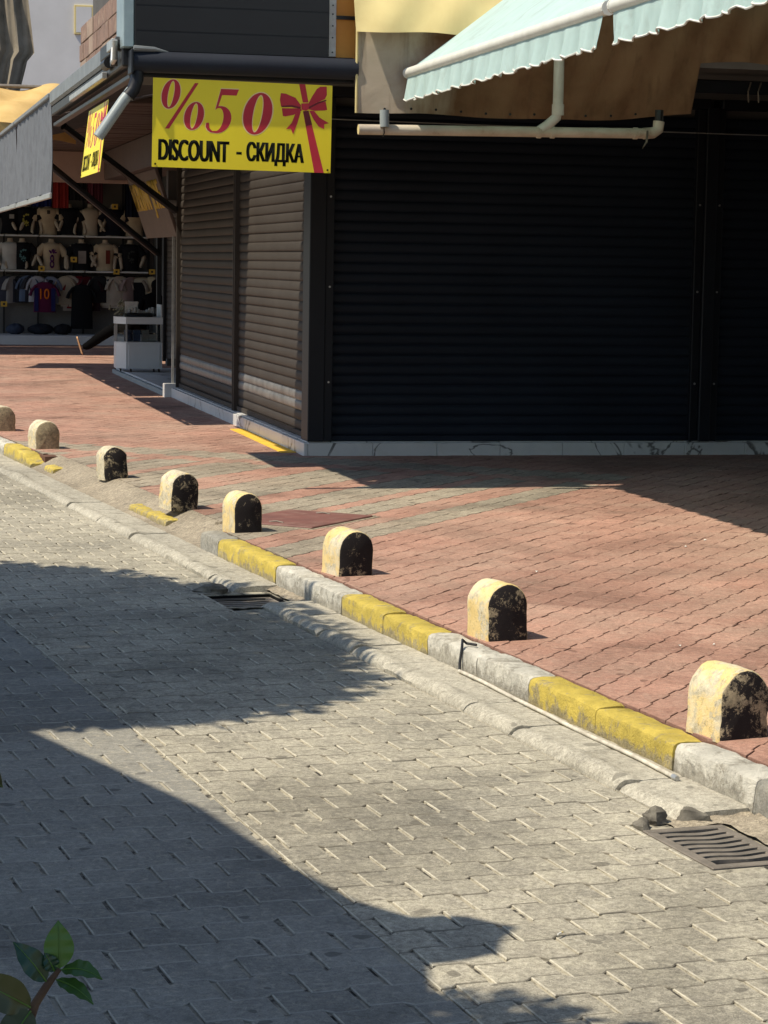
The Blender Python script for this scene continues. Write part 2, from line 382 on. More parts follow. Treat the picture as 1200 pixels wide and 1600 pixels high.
# ------------------------------------------------------------------ paving
def clip(poly, nx, ny, d):
    out = []
    for i in range(len(poly)):
        p, q = poly[i], poly[(i+1) % len(poly)]
        sp = p[0]*nx+p[1]*ny-d; sq = q[0]*nx+q[1]*ny-d
        if sp >= 0: out.append(p)
        if (sp >= 0) != (sq >= 0):
            t = sp/(sp-sq); out.append((p[0]+(q[0]-p[0])*t, p[1]+(q[1]-p[1])*t))
    return out
def paver_poly(L, W, amp, gs, gr, flip):
    """zig-zag interlocking paver, centred; gs = gap at the short joints, gr = gap between rows"""
    x0, x1 = -L/2+gs/2, L/2-gs/2; s = -1 if flip else 1; k = .013
    def wv(x): return -s*amp if x < -k else (s*amp if x > k else s*amp*x/k)
    xs = [x0, -k, k, x1]
    return [(x, wv(x)-W/2+gr/2) for x in xs]+[(x, wv(x)+W/2-gr/2) for x in reversed(xs)]
def inset(poly, c):
    n = len(poly); out = []
    for i in range(n):
        p0, p1, p2 = poly[i-1], poly[i], poly[(i+1) % n]
        e1 = (p1[0]-p0[0], p1[1]-p0[1]); e2 = (p2[0]-p1[0], p2[1]-p1[1])
        l1 = math.hypot(*e1) or 1e-9; l2 = math.hypot(*e2) or 1e-9
        n1 = (-e1[1]/l1, e1[0]/l1); n2 = (-e2[1]/l2, e2[0]/l2)
        bx, by = n1[0]+n2[0], n1[1]+n2[1]; bl = bx*bx+by*by
        if bl < .2: out.append(p1); continue
        out.append((p1[0]+2*c*bx/bl, p1[1]+2*c*by/bl))
    return out
def paver_solid(mb, poly, T, z, c=.004, tilt=(0, 0), depth=.03, m=0, cen=(0, 0), rot=0.0, edge=None):
    n = len(poly); ins = inset(poly, c)
    def pt(p, dz):
        return (*T(p[0], p[1]), z+dz+(p[0]-cen[0])*tilt[0]+(p[1]-cen[1])*tilt[1])
    v = [pt(p, 0) for p in ins]+[pt(p, -c*.8) for p in poly]+[pt(p, -depth) for p in poly]
    f = [tuple(range(n))]; E = [0.0]
    for i in range(n):
        j = (i+1) % n; f.append((n+i, n+j, j, i)); f.append((2*n+i, 2*n+j, n+j, n+i))
        dx, dy = poly[j][0]-poly[i][0], poly[j][1]-poly[i][1]
        row = abs(dx*math.cos(rot)+dy*math.sin(rot)) > abs(-dx*math.sin(rot)+dy*math.cos(rot))*.6
        E += [1.0 if row else .5]*2
    if edge is not None: edge += E
    mb.add(v, f, m); return len(f)
def set_tint(me, vals, edge=None):
    a = me.attributes.new('tint', 'FLOAT', 'FACE'); a.data.foreach_set('value', vals)
    if edge: a = me.attributes.new('edge', 'FLOAT', 'FACE'); a.data.foreach_set('value', edge)
def in_view(wx, wy, z, mg=0):
    dy = wy*math.cos(PITCH)+(1.75-z)*math.sin(PITCH)
    if dy < 1: return False
    u = 600+3559*(wx+ .0165*0)/dy; v = 412+3559*(1.75-z)/max(wy, .5)
    return -mg < u < 1200+mg and v < 1600+mg

def variants(poly, mats, base, nv, c=.004):
    out = []
    for i in range(nv):
        mb = MB(); eg = []; nf = paver_solid(mb, poly, lambda x, y: (x, y), 0, c, depth=.03, edge=eg)
        me = mb.mesh(base, mats); set_tint(me, [i/(nv-1)]*nf, eg); out.append(me)
    return out

def pave(parent, name_field, origin, rotz, frame, L, W, amp, gs, gr, rng, clips, z, matfn, mats, jitter, maxd, top=300, c=.004, extra=None):
    """rows along local x; frame(x, y) -> parent-local coordinates; clips are half planes in parent-local coordinates"""
    polys = [paver_poly(L, W, amp, gs, gr, f) for f in (False, True)]
    items = []
    x0, x1, y0, y1 = rng
    for j in range(int(y0/W), int(y1/W)+1):
        off = (j % 2)*L/2
        for i in range(int(x0/L), int(x1/L)+1):
            cx, cy = i*L+off, j*W
            px, py = frame(cx, cy)
            wx, wy = origin(px, py)
            if wy < 4.2 or wy > maxd: continue
            if abs(wx) > .172*wy+1.4: continue
            full = True; ok = True
            ex = extra(px, py) if extra else []
            for (nx, ny, d) in clips+ex:
                sd_ = px*nx+py*ny-d
                if sd_ < -.15: ok = False; break
                if sd_ < .15: full = False
            if not ok: continue
            items.append((math.hypot(wx, wy), cx, cy, j % 2, full, in_view(wx, wy, z, -10), ex))
    items.sort(key=lambda q: q[:3])
    vsets = {}
    mb = MB(); tint = []; eg = []; n = 0
    for d, cx, cy, fl, full, vis, ex in items:
        mi = matfn(*frame(cx, cy))
        jz = random.gauss(0, jitter*.5); tl = (random.gauss(0, jitter*2.2), random.gauss(0, jitter*2.2)); tn = min(1, max(0, random.gauss(.5, .22))) if random.random() > .06 else random.choice((0.0, 1.0))
        dj = (random.gauss(0, .0012), random.gauss(0, .0010)); rj = random.gauss(0, .006)
        if full and vis and n < top:
            key = (fl, mi)
            if key not in vsets: vsets[key] = variants(polys[fl], [mats[mi]], 'paver', 8, c)
            px, py = frame(cx+dj[0], cy+dj[1])
            o = link('paver', vsets[key][int(tn*7.99)], parent, (px, py, z+jz), rotz+rj)
            o.rotation_euler = (tl[1], -tl[0], rotz+rj); n += 1
            continue
        poly = [(cx+dj[0]+x-y*rj, cy+dj[1]+y+x*rj) for x, y in polys[fl]]
        loc = [frame(*p) for p in poly]
        if not full:
            for cl in clips+ex:
                loc = clip(loc, *cl)
                if len(loc) < 3: break
            if len(loc) < 3: continue
            ar = abs(sum(loc[i-1][0]*loc[i][1]-loc[i][0]*loc[i-1][1] for i in range(len(loc))))/2
            if ar < .0012: continue
        cl_ = [loc[0]]
        for p in loc[1:]:
            if math.hypot(p[0]-cl_[-1][0], p[1]-cl_[-1][1]) > .004: cl_.append(p)
        if math.hypot(cl_[0][0]-cl_[-1][0], cl_[0][1]-cl_[-1][1]) < .004: cl_.pop()
        if len(cl_) < 3: continue
        cc = (sum(p[0] for p in cl_)/len(cl_), sum(p[1] for p in cl_)/len(cl_))
        nf = paver_solid(mb, cl_, lambda x, y: (x, y), z+jz, c, tl, .03, mi, cc, rotz, eg); tint += [tn]*nf
    me = mb.mesh(name_field, mats); set_tint(me, tint, eg)
    o = link(name_field, me, parent); stuff(o); return o

# ground sheet reaching the horizon
structure(MB().box(-450, 450, -200, 700, -1.2, -.6).build('ground', MT['mortar']))

# road: bed with holes for the two drains, pavers in two laid strips
DR = [(-.42, -.13, -1.40, -.92), (-.42, -.06, 3.84, 4.30)]     # b0, b1, a0, a1
def bed_rects(b0, b1, a0, a1, holes):
    rs = [(b0, b1, a0, a1)]
    for h in holes:
        nx = []
        for r in rs:
            if h[0] >= r[1] or h[1] <= r[0] or h[2] >= r[3] or h[3] <= r[2]: nx.append(r); continue
            if r[2] < h[2]: nx.append((r[0], r[1], r[2], h[2]))
            if r[3] > h[3]: nx.append((r[0], r[1], h[3], r[3]))
            lo, hi = max(r[2], h[2]), min(r[3], h[3])
            if r[0] < h[0]: nx.append((r[0], h[0], lo, hi))
            if r[1] > h[1]: nx.append((h[1], r[1], lo, hi))
        rs = nx
    return rs
mb = MB()
for r in bed_rects(-14, .02, -14, 90, DR): mb.box(r[0], r[1], r[2], r[3], -.10, -.0075)
road = structure(mb.build('road', MT['sand'], loc=(K0[0], K0[1], 0), rz=TH))
SEAM = -1.59
LP, WP = .200, .152
korig = lambda b, a: kworld(b, a)[:2]
drain_far = (-.45, .0, 3.80, 4.34)
def road_mat_old(b, a): return 0
pave(road, 'paver_field', korig, 0, lambda x, y: (x+.055, y+(.014 if y > 7.4 else 0)), LP, WP, .013, .0125, .0036, (-1.9, .2, -5, 24),
     [(1, 0, SEAM+.004), (-1, 0, .266)], -.001, road_mat_old, [MT['paver_old']], .0013, 30, 170, .0028, lambda b, a: [(-1, 0, .425)] if (-1.50 < a < -.84 or 3.76 < a < 4.38) else [])
pave(road, 'smooth_paver_field', korig, 0, lambda x, y: (x, y+.06), LP, WP, .013, .0125, .0040, (-9, -1.2, -5, 24),
     [(-1, 0, -(SEAM-.004))], 0, road_mat_old, [MT['paver_new']], .0008, 30, 130, .0030)

# pavement: 45 degree paving with grey bands
mb = MB()
for r in bed_rects(.12, 60, -14, 90, [(.0, .28, 6.0, 11.35)]): mb.box(r[0], r[1], r[2], r[3], -.1, PV-.010)
pavement = structure(mb.build('pavement', MT['grime'], loc=(K0[0], K0[1], 0), rz=TH))
S2 = 2**.5
LQ, WQ = .205, .1425
def band(b, a):  # grey bands of the pavement pattern
    p, q = (a+b)/S2, (a-b)/S2
    if q < 3.235 or p > 9.25: return 0
    if p > 8.75: return 1
    if p > 8.42: return 0
    k = int((q-3.235)/WQ+1e-6)
    return 1 if k in (0, 1, 4, 5, 7, 8, 9, 12, 13, 14, 15, 19, 20, 21, 22, 24, 25, 26, 28, 29, 30, 33, 34, 35, 36) else 0
pave(pavement, 'paver_field', korig, R_(45), lambda x, y: ((x-y)/S2, (x+y)/S2), LQ, WQ, .0055, .0022, .0050, (-6, 40, -16, 24),
     [(1, 0, .142)], PV, band, [MT['paver_red'], MT['paver_grey']], .0013, 46, 300, .002, lambda b, a: [(1, 0, .262)] if (5.95 < a < 11.45) else [])

# ------------------------------------------------------------------ kerb and gutter
kerb = structure(empty('kerb', (K0[0], K0[1], 0), TH))
def kerb_stone(a0, a1, mat, broken=0.0, seed=0, h=PV):
    rnd = random.Random(seed*13+5); g = .004; n = 9
    prof = [(.0, -.12), (-.002, .02), (.0, h-.030), (.006, h-.010), (.020, h-.002), (.07, h), (.118, h-.001), (.132, h-.006), (.136, h-.03), (.136, -.12)]
    lean = rnd.gauss(0, .004); mb = MB(); ph = [rnd.uniform(0, 6) for _ in range(6)]
    hgt = rnd.gauss(0, .003)
    def fn(u, v):
        k = v*(len(prof)-1); i = min(int(k), len(prof)-2); t = k-i
        x = prof[i][0]+(prof[i+1][0]-prof[i][0])*t; z = prof[i][1]+(prof[i+1][1]-prof[i][1])*t
        a = a0+g/2+(a1-a0-g)*u
        e = min(u, 1-u)*(a1-a0)
        rd = max(0, .012-e)*.5
        if z > 0: z += hgt-rd+.0022*math.sin(a*23+ph[0]+x*30)+.0016*math.sin(a*61+ph[1])
        x += lean*(z/h)+.0022*math.sin(a*31+ph[2]+z*40)+.0016*math.sin(a*77+ph[3])+(rd if x < .05 else -rd)
        if broken and z > .02: z -= broken*max(0, (.5-u))*.12*(1.0 if u < .3 else .5)
        return (x, a, z)
    NU = 14; NV = len(prof)-1
    mb.grid(fn, NU, NV)
    b = len(mb.v)
    mb.f.append(tuple(i*(NU+1) for i in range(NV+1))); mb.m.append(0)
    mb.f.append(tuple(i*(NU+1)+NU for i in range(NV, -1, -1))); mb.m.append(0)
    return mb.build('kerb_stone', mat, kerb, smooth=True)
KS = [(-3.6, -3.03, 'kyellow'), (-3.03, -2.45, 'kyellow'), (-2.45, -1.87, 'kwhite'), (-1.87, -1.45, 'kwhite'), (-1.45, -.872, 'kgrey'), (-.872, -.303, 'kwhite'),
      (-.303, .328, 'kyellow'), (.328, .959, 'kyellow'), (.959, 1.513, 'kwhite'), (1.513, 2.093, 'kwhite'), (2.093, 2.683, 'kyellow'), (2.683, 3.295, 'kyellow'),
      (3.295, 3.93, 'kwhite'), (3.93, 4.417, 'kwhite'), (4.417, 4.977, 'kyellow'), (4.977, 5.582, 'kyellow'), (5.582, 5.979, 'kgrey'),
      (11.36, 12.0, 'kyellow'), (12.0, 12.62, 'kyellow'), (12.62, 13.2, 'kwhite'), (13.2, 13.8, 'kwhite')]
a = 13.8
for i in range(14): KS.append((a, a+.6, 'kyellow' if (i//2) % 2 == 0 else 'kwhite')); a += .6
for i, (a0, a1, m) in enumerate(KS): kerb_stone(a0, a1, MT[m], 1.0 if abs(a0-11.36) < .01 else 0, i)
# flush yellow stones where the kerb is lowered
for i, (a0, a1) in enumerate([(7.02, 7.56), (7.56, 8.08), (10.72, 11.05)]):
    o = kerb_stone(a0, a1, MT['kyellow'], 0, 90+i, .080); o.location.x = .050

gutter = structure(empty('gutter', (K0[0], K0[1], 0), TH))
def gutter_stone(a0, a1, seed):
    rnd = random.Random(seed*7+1); ph = [rnd.uniform(0, 6) for _ in range(6)]
    hj = rnd.gauss(0, .005); xj = rnd.gauss(0, .006); chip = rnd.random()
    prof = [(-.258, -.08), (-.256, .000), (-.251, .013), (-.241, .025), (-.224, .034), (-.203, .037), (-.182, .034), (-.165, .0285), (-.150, .0275), (-.10, .030), (-.05, .029), (-.004, .031), (-.003, -.08)]
    NU, NV = 12, len(prof)-1; mb = MB()
    def fn(u, v):
        i = int(round(v*NV)); x, z = prof[i]; a = a0+.003+(a1-a0-.006)*u
        e = min(u, 1-u)*(a1-a0); rd = max(0, .022-e)
        if z > 0:
            k = 1 if x < -.17 else .35
            z += k*((hj*.7 if x < -.155 else 0)+.0030*math.sin(a*9+ph[0])+.002*math.sin(a*27+ph[1])+.0015*math.sin(a*63+ph[4])-rd*.45)
            if x < -.17: x += xj*.7+.003*math.sin(a*12+ph[2])+.002*math.sin(a*35+ph[3])
        return (x, a, max(z, -.08))
    mb.grid(fn, NU, NV)
    mb.f.append(tuple(i*(NU+1) for i in range(NV+1))); mb.m.append(0)
    mb.f.append(tuple(i*(NU+1)+NU for i in range(NV, -1, -1))); mb.m.append(0)
    return mb.build('gutter_stone', MT['gutter'], gutter, smooth=True)
i = 0
for s0, s1 in ((-3.6, -1.45), (-.86, 3.80), (4.36, 24)):
    n = round((s1-s0)/.48); d = (s1-s0)/n
    for k in range(n): gutter_stone(s0+k*d, s0+(k+1)*d, i); i += 1

# lowered ramp of mortar between gutter and pavement
mb = MB()
def ramp_z(b, a):
    e = min((a-5.95)/.35, (11.5-a)/.4, 1); e = max(e, 0)
    t = min(1, max(0, (b-.0)/.27)); t = t*t*(3-2*t)
    z = .030+(.097*t)
    q = 1 if .03 < b < .22 else .25
    return z+q*(.002*math.sin(a*5+b*13)+.0015*math.sin(a*13-b*31)+.0015*math.sin(a*37+b*53)+.0012*math.sin(a*83-b*97))
mb.grid(lambda u, v: (-.006+.32*u, 5.96+5.5*v, ramp_z(-.006+.32*u, 5.96+5.5*v)-(.004 if u > .95 else 0)), 12, 150)
mb.box(-.006, .30, 5.97, 11.4, -.1, .015)
ramp = structure(mb.build('kerb_ramp', MT['mortar'], smooth=True, loc=(K0[0], K0[1], 0), rz=TH, fix=False))
# mortar apron round each drain
mb = MB()
def apron(b0, b1, a0, a1, zf):
    n = 10
    mb.grid(lambda u, v: (b0+(b1-b0)*u, a0+(a1-a0)*v, zf(u, v)), n, n)
apron(-.30, -.002, -.925, -.85, lambda u, v: -.006+.012*u+.008*v+.004*math.sin(u*17+v*5))
apron(-.13, -.002, -1.46, -.92, lambda u, v: .004+.02*u+.004*math.sin(v*23+u*9))
apron(-.062, -.002, 3.79, 4.37, lambda u, v: .004+.02*u+.004*math.sin(v*23+u*9))
apron(-.44, -.06, 3.76, 3.845, lambda u, v: .004-.006*v+.004*math.sin(u*23))
structure(mb.build('drain_apron', MT['mortar'], smooth=True, loc=(K0[0], K0[1], 0), rz=TH, fix=False))

def drain(b0, b1, a0, a1, label, nb, z=.004):
    t = tag(empty('drain_grate', kworld((b0+b1)/2, (a0+a1)/2, 0), TH), label, 'drain', 'road drains')
    w_, h_ = (b1-b0)/2, (a1-a0)/2; f = .035
    mb = MB()
    mb.box(-w_, w_, -h_, -h_+f, -.03, z, c=.003).box(-w_, w_, h_-f, h_, -.03, z, c=.003)
    mb.box(-w_, -w_+f, -h_+f, h_-f, -.03, z-.001, c=.003).box(w_-f, w_, -h_+f, h_-f, -.03, z-.001, c=.003)
    mb.build('frame', MT['iron'], t)
    pit = MB(); pit.box(-w_, w_, -h_, h_, -.45, -.44)
    for (x0, x1, y0, y1) in ((-w_-.02, -w_, -h_, h_), (w_, w_+.02, -h_, h_), (-w_, w_, -h_-.02, -h_), (-w_, w_, h_, h_+.02)): pit.box(x0, x1, y0, y1, -.44, -.012)
    pit.build('pit', MT['pit'], t)
    p = (2*h_-2*f)/nb; bw = p*.56
    mb = MB(); NS = 14
    def fn(u, v):
        x = -w_+f-.004+(2*w_-2*f+.008)*u
        return (x, .0075*math.sin(u*2*math.pi*1.15+.6)+(v-.5)*bw, z)
    mb.sheet(fn, NS, 1, (0, 0, 1), .02)
    me = mb.mesh('bar', MT['iron'])
    for k in range(1, nb):
        link('bar', me, t, (0, -h_+f+p*k, 0))
    return t
drain(-.415, -.135, -1.395, -.925, 'rusty iron drain grate with wavy slots beside the bare kerb', 8, -.001)
drain(-.415, -.065, 3.845, 4.295, 'sunken iron drain grate at the edge of the tree shadow', 6, -.03)
def rock(name, loc, r, seed, mat, label, cat, parent=None, sq=(1, 1, .7)):
    rnd = random.Random(seed); mb = MB(); nu, nv = 12, 8; ph = [rnd.uniform(0, 6) for _ in range(6)]
    def fn(u, v):
        th, ph_ = u*2*math.pi, (v-.5)*math.pi
        d = Vector((math.cos(ph_)*math.cos(th), math.cos(ph_)*math.sin(th), math.sin(ph_)))
        k = 1+.16*math.sin(d.x*4+ph[0])+.14*math.sin(d.y*5+ph[1])+.12*math.sin(d.z*6+ph[2]+d.x*3)
        return tuple(r*k*d[i]*sq[i] for i in range(3))
    mb.grid(fn, nu, nv); o = mb.build(name, mat, parent, smooth=True, loc=loc)
    if label: tag(o, label, cat)
    return o
rock('broken_stone', kworld(-.325, -.83, .010), .046, 3, MT['stone'], 'broken dark stone lump at the drain end of the gutter', 'stone')
rock('broken_stone', kworld(-.395, -.88, -.004), .034, 8, MT['stone'], 'smaller rounded stone set in the road beside the drain', 'stone')
rock('broken_stone', kworld(-.205, -.858, .004), .046, 12, MT['stone'], 'dark broken gutter end just above the near drain', 'stone', sq=(1.2, .6, .8))
rock('broken_stone', kworld(-.36, 4.39, .006), .07, 21, MT['stone'], 'broken paver edge over the far drain', 'stone', sq=(1.5, .9, .45))

# ------------------------------------------------------------------ bollards
def arch(w_, hs, n=12):
    r = w_/2; pts = [(-r, 0), (r, 0), (r, hs)]
    pts += [(r*math.cos(math.pi*k/n), hs+r*math.sin(math.pi*k/n)) for k in range(1, n)]
    return pts+[(-r, hs)]
def bollard(a, b, seed, w_, h, dep, col, label, rz=.09):
    rnd = random.Random(seed); ph = [rnd.uniform(0, 6) for _ in range(8)]
    base = arch(w_, h-w_/2); cz = h*.5; mb = MB(); n = len(base)
    # dense side outline
    pts = []
    for i in range(n):
        p, q = base[i], base[(i+1) % n]; d = math.hypot(q[0]-p[0], q[1]-p[1]); k = max(1, int(d/.03))
        for j in range(k): pts.append((p[0]+(q[0]-p[0])*j/k, p[1]+(q[1]-p[1])*j/k))
    N = len(pts); ys = [0, .006, .014, dep*.3, dep*.5, dep*.7, dep-.014, dep-.006, dep]; ins = [.014, .005, 0, 0, 0, 0, 0, .005, .014]
    rough = .0010 if col[0] < .025 else .0022
    v = []
    for y, c in zip(ys, ins):
        for (x, z) in pts:
            s_ = 1-c/(w_/2); zz = z if z < .01 else cz+(z-cz)*(1-c/cz)
            dx = rough*math.sin(z*47+ph[0]+y*33)+rough*.8*math.sin(z*91+ph[1]-y*70)
            v.append((x*s_+dx*(1 if x > 0 else -1), y+rough*.6*math.sin(x*60+z*50+ph[2]), zz-.01+(rough*math.sin(x*55+y*41+ph[3]) if zz > .02 else 0)))
    f = []
    for r in range(len(ys)-1):
        for i in range(N): f.append((r*N+i, r*N+(i+1) % N, (r+1)*N+(i+1) % N, (r+1)*N+i))
    mb.add(v, f, 0)
    # end faces as fans
    for r, fl in ((0, 0), (len(ys)-1, 1)):
        c0 = len(mb.v); mb.v.append((0, ys[r], h*.48))
        for i in range(N):
            mb.f.append((c0, r*N+(i+1) % N, r*N+i) if not fl else (c0, r*N+i, r*N+(i+1) % N)); mb.m.append(1)
    for i in range(N):     # painted rim of the face
        mb.m[i] = 1
    o = mb.build('bollard', [MT['bside'], MT['bface']], smooth=True, loc=kworld(b+w_/2, a, PV), rz=TH+rz)
    o.color = (*col[:2], 0, 1); o.rotation_euler = (col[2]*.6, col[2], TH+rz+col[2])
    return tag(o, label, 'bollard', 'concrete bollards along the kerb')
#        a      b     seed  w    h    dep   (face wear, side wear, -)
BL = [(-.33, .160, 1, .205, .252, .22, (.045, .09, .02), 'nearest bollard, yellow with flaking black face, at the right edge'),
      (1.79, .165, 2, .195, .260, .22, (.005, .09, -.02), 'yellow bollard with black face behind the hanging wire on the kerb'),
      (3.89, .180, 3, .200, .246, .22, (.0, .11, .03), 'yellow bollard with black face beside the two white kerb stones near the far drain'),
      (5.84, .175, 4, .182, .248, .22, (-.02, .08, -.01), 'yellow bollard with black face touching the brown inspection cover'),
      (7.14, .110, 5, .195, .250, .22, (.04, .25, .05), 'cream bollard with patchy black face beside the flush yellow kerb stone'),
      (9.31, .160, 6, .185, .246, .22, (.03, .40, -.05), 'rough whitish bollard with blotchy black face at the ramp'),
      (11.98, .160, 7, .215, .248, .24, (.17, .34, 0), 'pale bollard with plain grey face beside the broken kerb end'),
      (14.03, .150, 8, .225, .245, .24, (.24, .34, 0), 'farthest bollard, pale grey, cut by the left edge')]
for b_ in BL: bollard(*b_)

# ------------------------------------------------------------------ things lying on the ground
cv = tag(empty('inspection_cover', kworld(.78, 6.44, PV), TH+R_(43)), 'brown painted steel inspection cover set in the pavement behind a bollard', 'cover')
MB().box(-.40, .40, -.31, .31, -.02, .012, c=.004).build('plate', MT['cover'], cv)
mb = MB(); mb.box(-.45, .45, .312, .355, -.02, .008, c=.004).box(.402, .45, -.31, .31, -.02, .007, c=.004).box(-.45, -.402, -.31, .31, -.02, .004, c=.003).box(-.45, .45, -.34, -.312, -.02, .003, c=.003)
mb.build('frame', MT['mortar'], cv)
for x in (-.3, .3): MB().tube([(x, -.05, .013), (x, 0, .02), (x, .05, .013)], .005, 6).build('handle', MT['iron'], cv)

hs = tag(empty('hose', kworld(-.05, 1.6, 0), TH), 'thin dirty white hose lying in the gutter against the kerb', 'hose')
pts = []
for k in range(26):
    t = k/25; a = 1.63+(-.43-1.63)*t
    pts.append((.022-.030*t+.004*math.sin(t*9), a-1.6, .039+.0015*math.sin(t*17)))
MB().tube(pts, .0078, 10).build('pipe', MT['hose'], hs, smooth=True)
MB().tube([(.115, .07, PV+.010), (.085, .11, PV+.012), (.062, .10, PV+.03), (.045, .06, PV+.008), (.036, .05, .10), (.03, .045, .07), (.024, .03, .036)], .006, 8).build('wire', MT['black'], hs, smooth=True)
e_ = MB().tube([(-.008, -2.03, .039), (-.009, -2.06, .039)], [.011, .009], 10).build('end_collar', MT['alu'], hs)

scr = []
rnd = random.Random(4)
for k in range(9):
    b = rnd.uniform(.5, 3.0); a = rnd.uniform(1.0, 5.5); s = rnd.uniform(.005, .010)
    mb = MB(); mb.sheet(lambda u, v: ((u-.5)*s*2, (v-.5)*s*1.4, .004*math.sin(u*5)*math.cos(v*4)), 3, 3, (0, 0, 1), .001)
    o = mb.build('paper_scrap', MT['pvc_white'], None, loc=kworld(b, a, PV+.006), rz=rnd.uniform(0, 6))
    tag(o, 'tiny white paper scrap lying on the red paving', 'scrap', 'paper scraps on the paving')
cg = tag(empty('cigarette_end', kworld(-1.13, -1.90, .006), 1.0), 'white cigarette end lying on the sunlit road', 'cigarette end'); cg.scale = (.6, .7, .7)
MB().tube([(-.022, 0, .004), (.008, 0, .004)], .004, 8).build('paper', MT['pvc_white'], cg)
MB().tube([(.0085, 0, .004), (.024, 0, .004)], .0041, 8).build('filter', MT['tarp_yellow'], cg)
# ------------------------------------------------------------------ corner shop (local x = along the front, local y = along the street side)
shop = tag(empty('corner_shop', bworld(0, 0, PV), AL), 'closed corner shop with dark roller shutters in front and brown ones along the street', 'shop')
def Z(z): return z-PV                     # heights above the road -> local heights
def bpart(name, mb, mat, parent=None, smooth=False): return mb.build(name, mat, parent or shop, smooth=smooth)
mb = MB(); mb.box(.09, 9.5, .12, 8.25, Z(.15), Z(6.2))
bpart('wall', mb, MT['wall'])
# plinth of marble tiles
pl = MB(); pl.box(.0, 9.5, .03, .3, Z(.05), Z(.235)).box(.03, .3, .3, 8.3, Z(.05), Z(.235))
plinth = bpart('plinth', pl, MT['mortar'])
tl = [.0]
while tl[-1] < 6: tl.append(tl[-1]+.56)
me_f = MB().box(.002, .558, -.035, .03, Z(.10), Z(.238), c=.003).mesh('marble_tile', MT['marble'])
me_t = MB().box(.002, .558, .031, .14, Z(.236), Z(.246), c=.002).mesh('marble_tile', MT['marble'])
for i, x in enumerate(tl):
    link('marble_tile', me_f, plinth, (x, 0, 0)); link('marble_tile', me_t, plinth, (x, 0, 0))
me_s = MB().box(-.035, -.002, .002, .598, Z(.10), Z(.238), c=.003).mesh('marble_tile', MT['marble'])
me_u = MB().box(-.0, .10, .002, .598, Z(.237), Z(.247), c=.002).mesh('marble_tile', MT['marble'])
for i in range(14):
    link('marble_tile', me_s, plinth, (0, -.035+i*.6, 0)); link('marble_tile', me_u, plinth, (0, .06+i*.6, 0))
MB().box(-.17, -.038, .30, 3.0, .0, .006).build('painted_ground_line', MT['yline'], shop)

# roller shutters
SH = .086
def slat_mesh(length, along, mat):
    prof = [(0.0, 0.0), (-.0045, .003), (-.0085, .016), (-.0105, .034), (-.0095, .054), (-.0065, .070), (-.001, .079), (.003, .081), (.003, .086)]
    mb = MB()
    if along == 'x': vs_ = [(x, y, z) for x in (0, length) for y, z in prof]
    else: vs_ = [(y, x, z) for x in (0, length) for y, z in prof]
    n = len(prof); mb.add(vs_, [(i, i+1, n+i+1, n+i) for i in range(n-1)])
    me = mb.mesh('slat', mat); me.polygons.foreach_set('use_smooth', [True]*(n-1)); return me
def shutter(x0, y0, length, along, mat, label, z0=.248, z1=3.12, low=None, frame=None, frame_mat=None):
    mb = MB(); fm = frame_mat or MT['dark']
    if along == 'x':
        mb.box(x0-.07, x0, y0-.05, y0+.05, Z(z0), Z(z1), c=.004).box(x0+length, x0+length+.07, y0-.05, y0+.05, Z(z0), Z(z1), c=.004)
        mb.box(x0-.07, x0+length+.07, y0-.16, y0+.1, Z(z1)+.002, Z(z1+.34), c=.01)
    else:
        mb.box(x0-.045, x0+.05, y0-.035, y0, Z(z0), Z(z1), c=.004).box(x0-.045, x0+.05, y0+length, y0+length+.035, Z(z0), Z(z1), c=.004)
        mb.box(x0-.16, x0+.1, y0-.035, y0+length+.035, Z(z1)+.002, Z(z1+.34), c=.01)
    sh = mb.build('roller_shutter', fm, shop); sh['label'] = label
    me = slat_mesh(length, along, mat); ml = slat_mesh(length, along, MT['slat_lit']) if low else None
    n = int((z1-z0-.05)/SH); rnd = random.Random(hash(label) % 1000)
    for i in range(n):
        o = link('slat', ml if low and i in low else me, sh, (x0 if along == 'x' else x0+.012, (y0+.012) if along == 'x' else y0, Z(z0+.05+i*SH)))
        j = rnd.gauss(0, .0018); o.rotation_euler = ((rnd.gauss(0, .012), 0, rnd.gauss(0, .0006)) if along == 'x' else (0, rnd.gauss(0, .012), rnd.gauss(0, .0005)))
        if along == 'x': o.location.y += j
        else: o.location.x += j
    bb = MB()
    if along == 'x': bb.box(x0, x0+length, y0-.012, y0+.03, Z(z0+.002), Z(z0+.049), c=.005)
    else: bb.box(x0-.012, x0+.03, y0, y0+length, Z(z0+.002), Z(z0+.049), c=.005)
    bb.build('bottom_bar', mat, sh)
    # bolts on the guide rails
    if along == 'x':
        bm_ = MB().tube([(0, 0, 0), (0, -.008, 0)], .009, 8).mesh('bolt', MT['alu'])
        for x in (x0-.035, x0+length+.035):
            for z in (.75, 1.55, 2.3): link('bolt', bm_, sh, (x, y0-.05, Z(z)))
    return sh
shutter(.21, .06, 3.20, 'x', MT['slat_dark'], 'wide dark roller shutter facing the viewer')
shutter(3.66, .06, 3.3, 'x', MT['slat_dark'], 'dark roller shutter cut by the right edge')
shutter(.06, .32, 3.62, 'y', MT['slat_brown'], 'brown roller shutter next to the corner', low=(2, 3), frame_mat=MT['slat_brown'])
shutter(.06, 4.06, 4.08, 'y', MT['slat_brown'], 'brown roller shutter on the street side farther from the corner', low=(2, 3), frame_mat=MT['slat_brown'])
mb = MB(); mb.box(.0, .14, .0, .285, Z(.248), Z(3.14), c=.006); bpart('corner_post', mb, MT['dark'])
mb = MB(); mb.box(3.482, 3.588, -.03, .12, Z(.248), Z(3.14), c=.006); bpart('column', mb, MT['dark'])
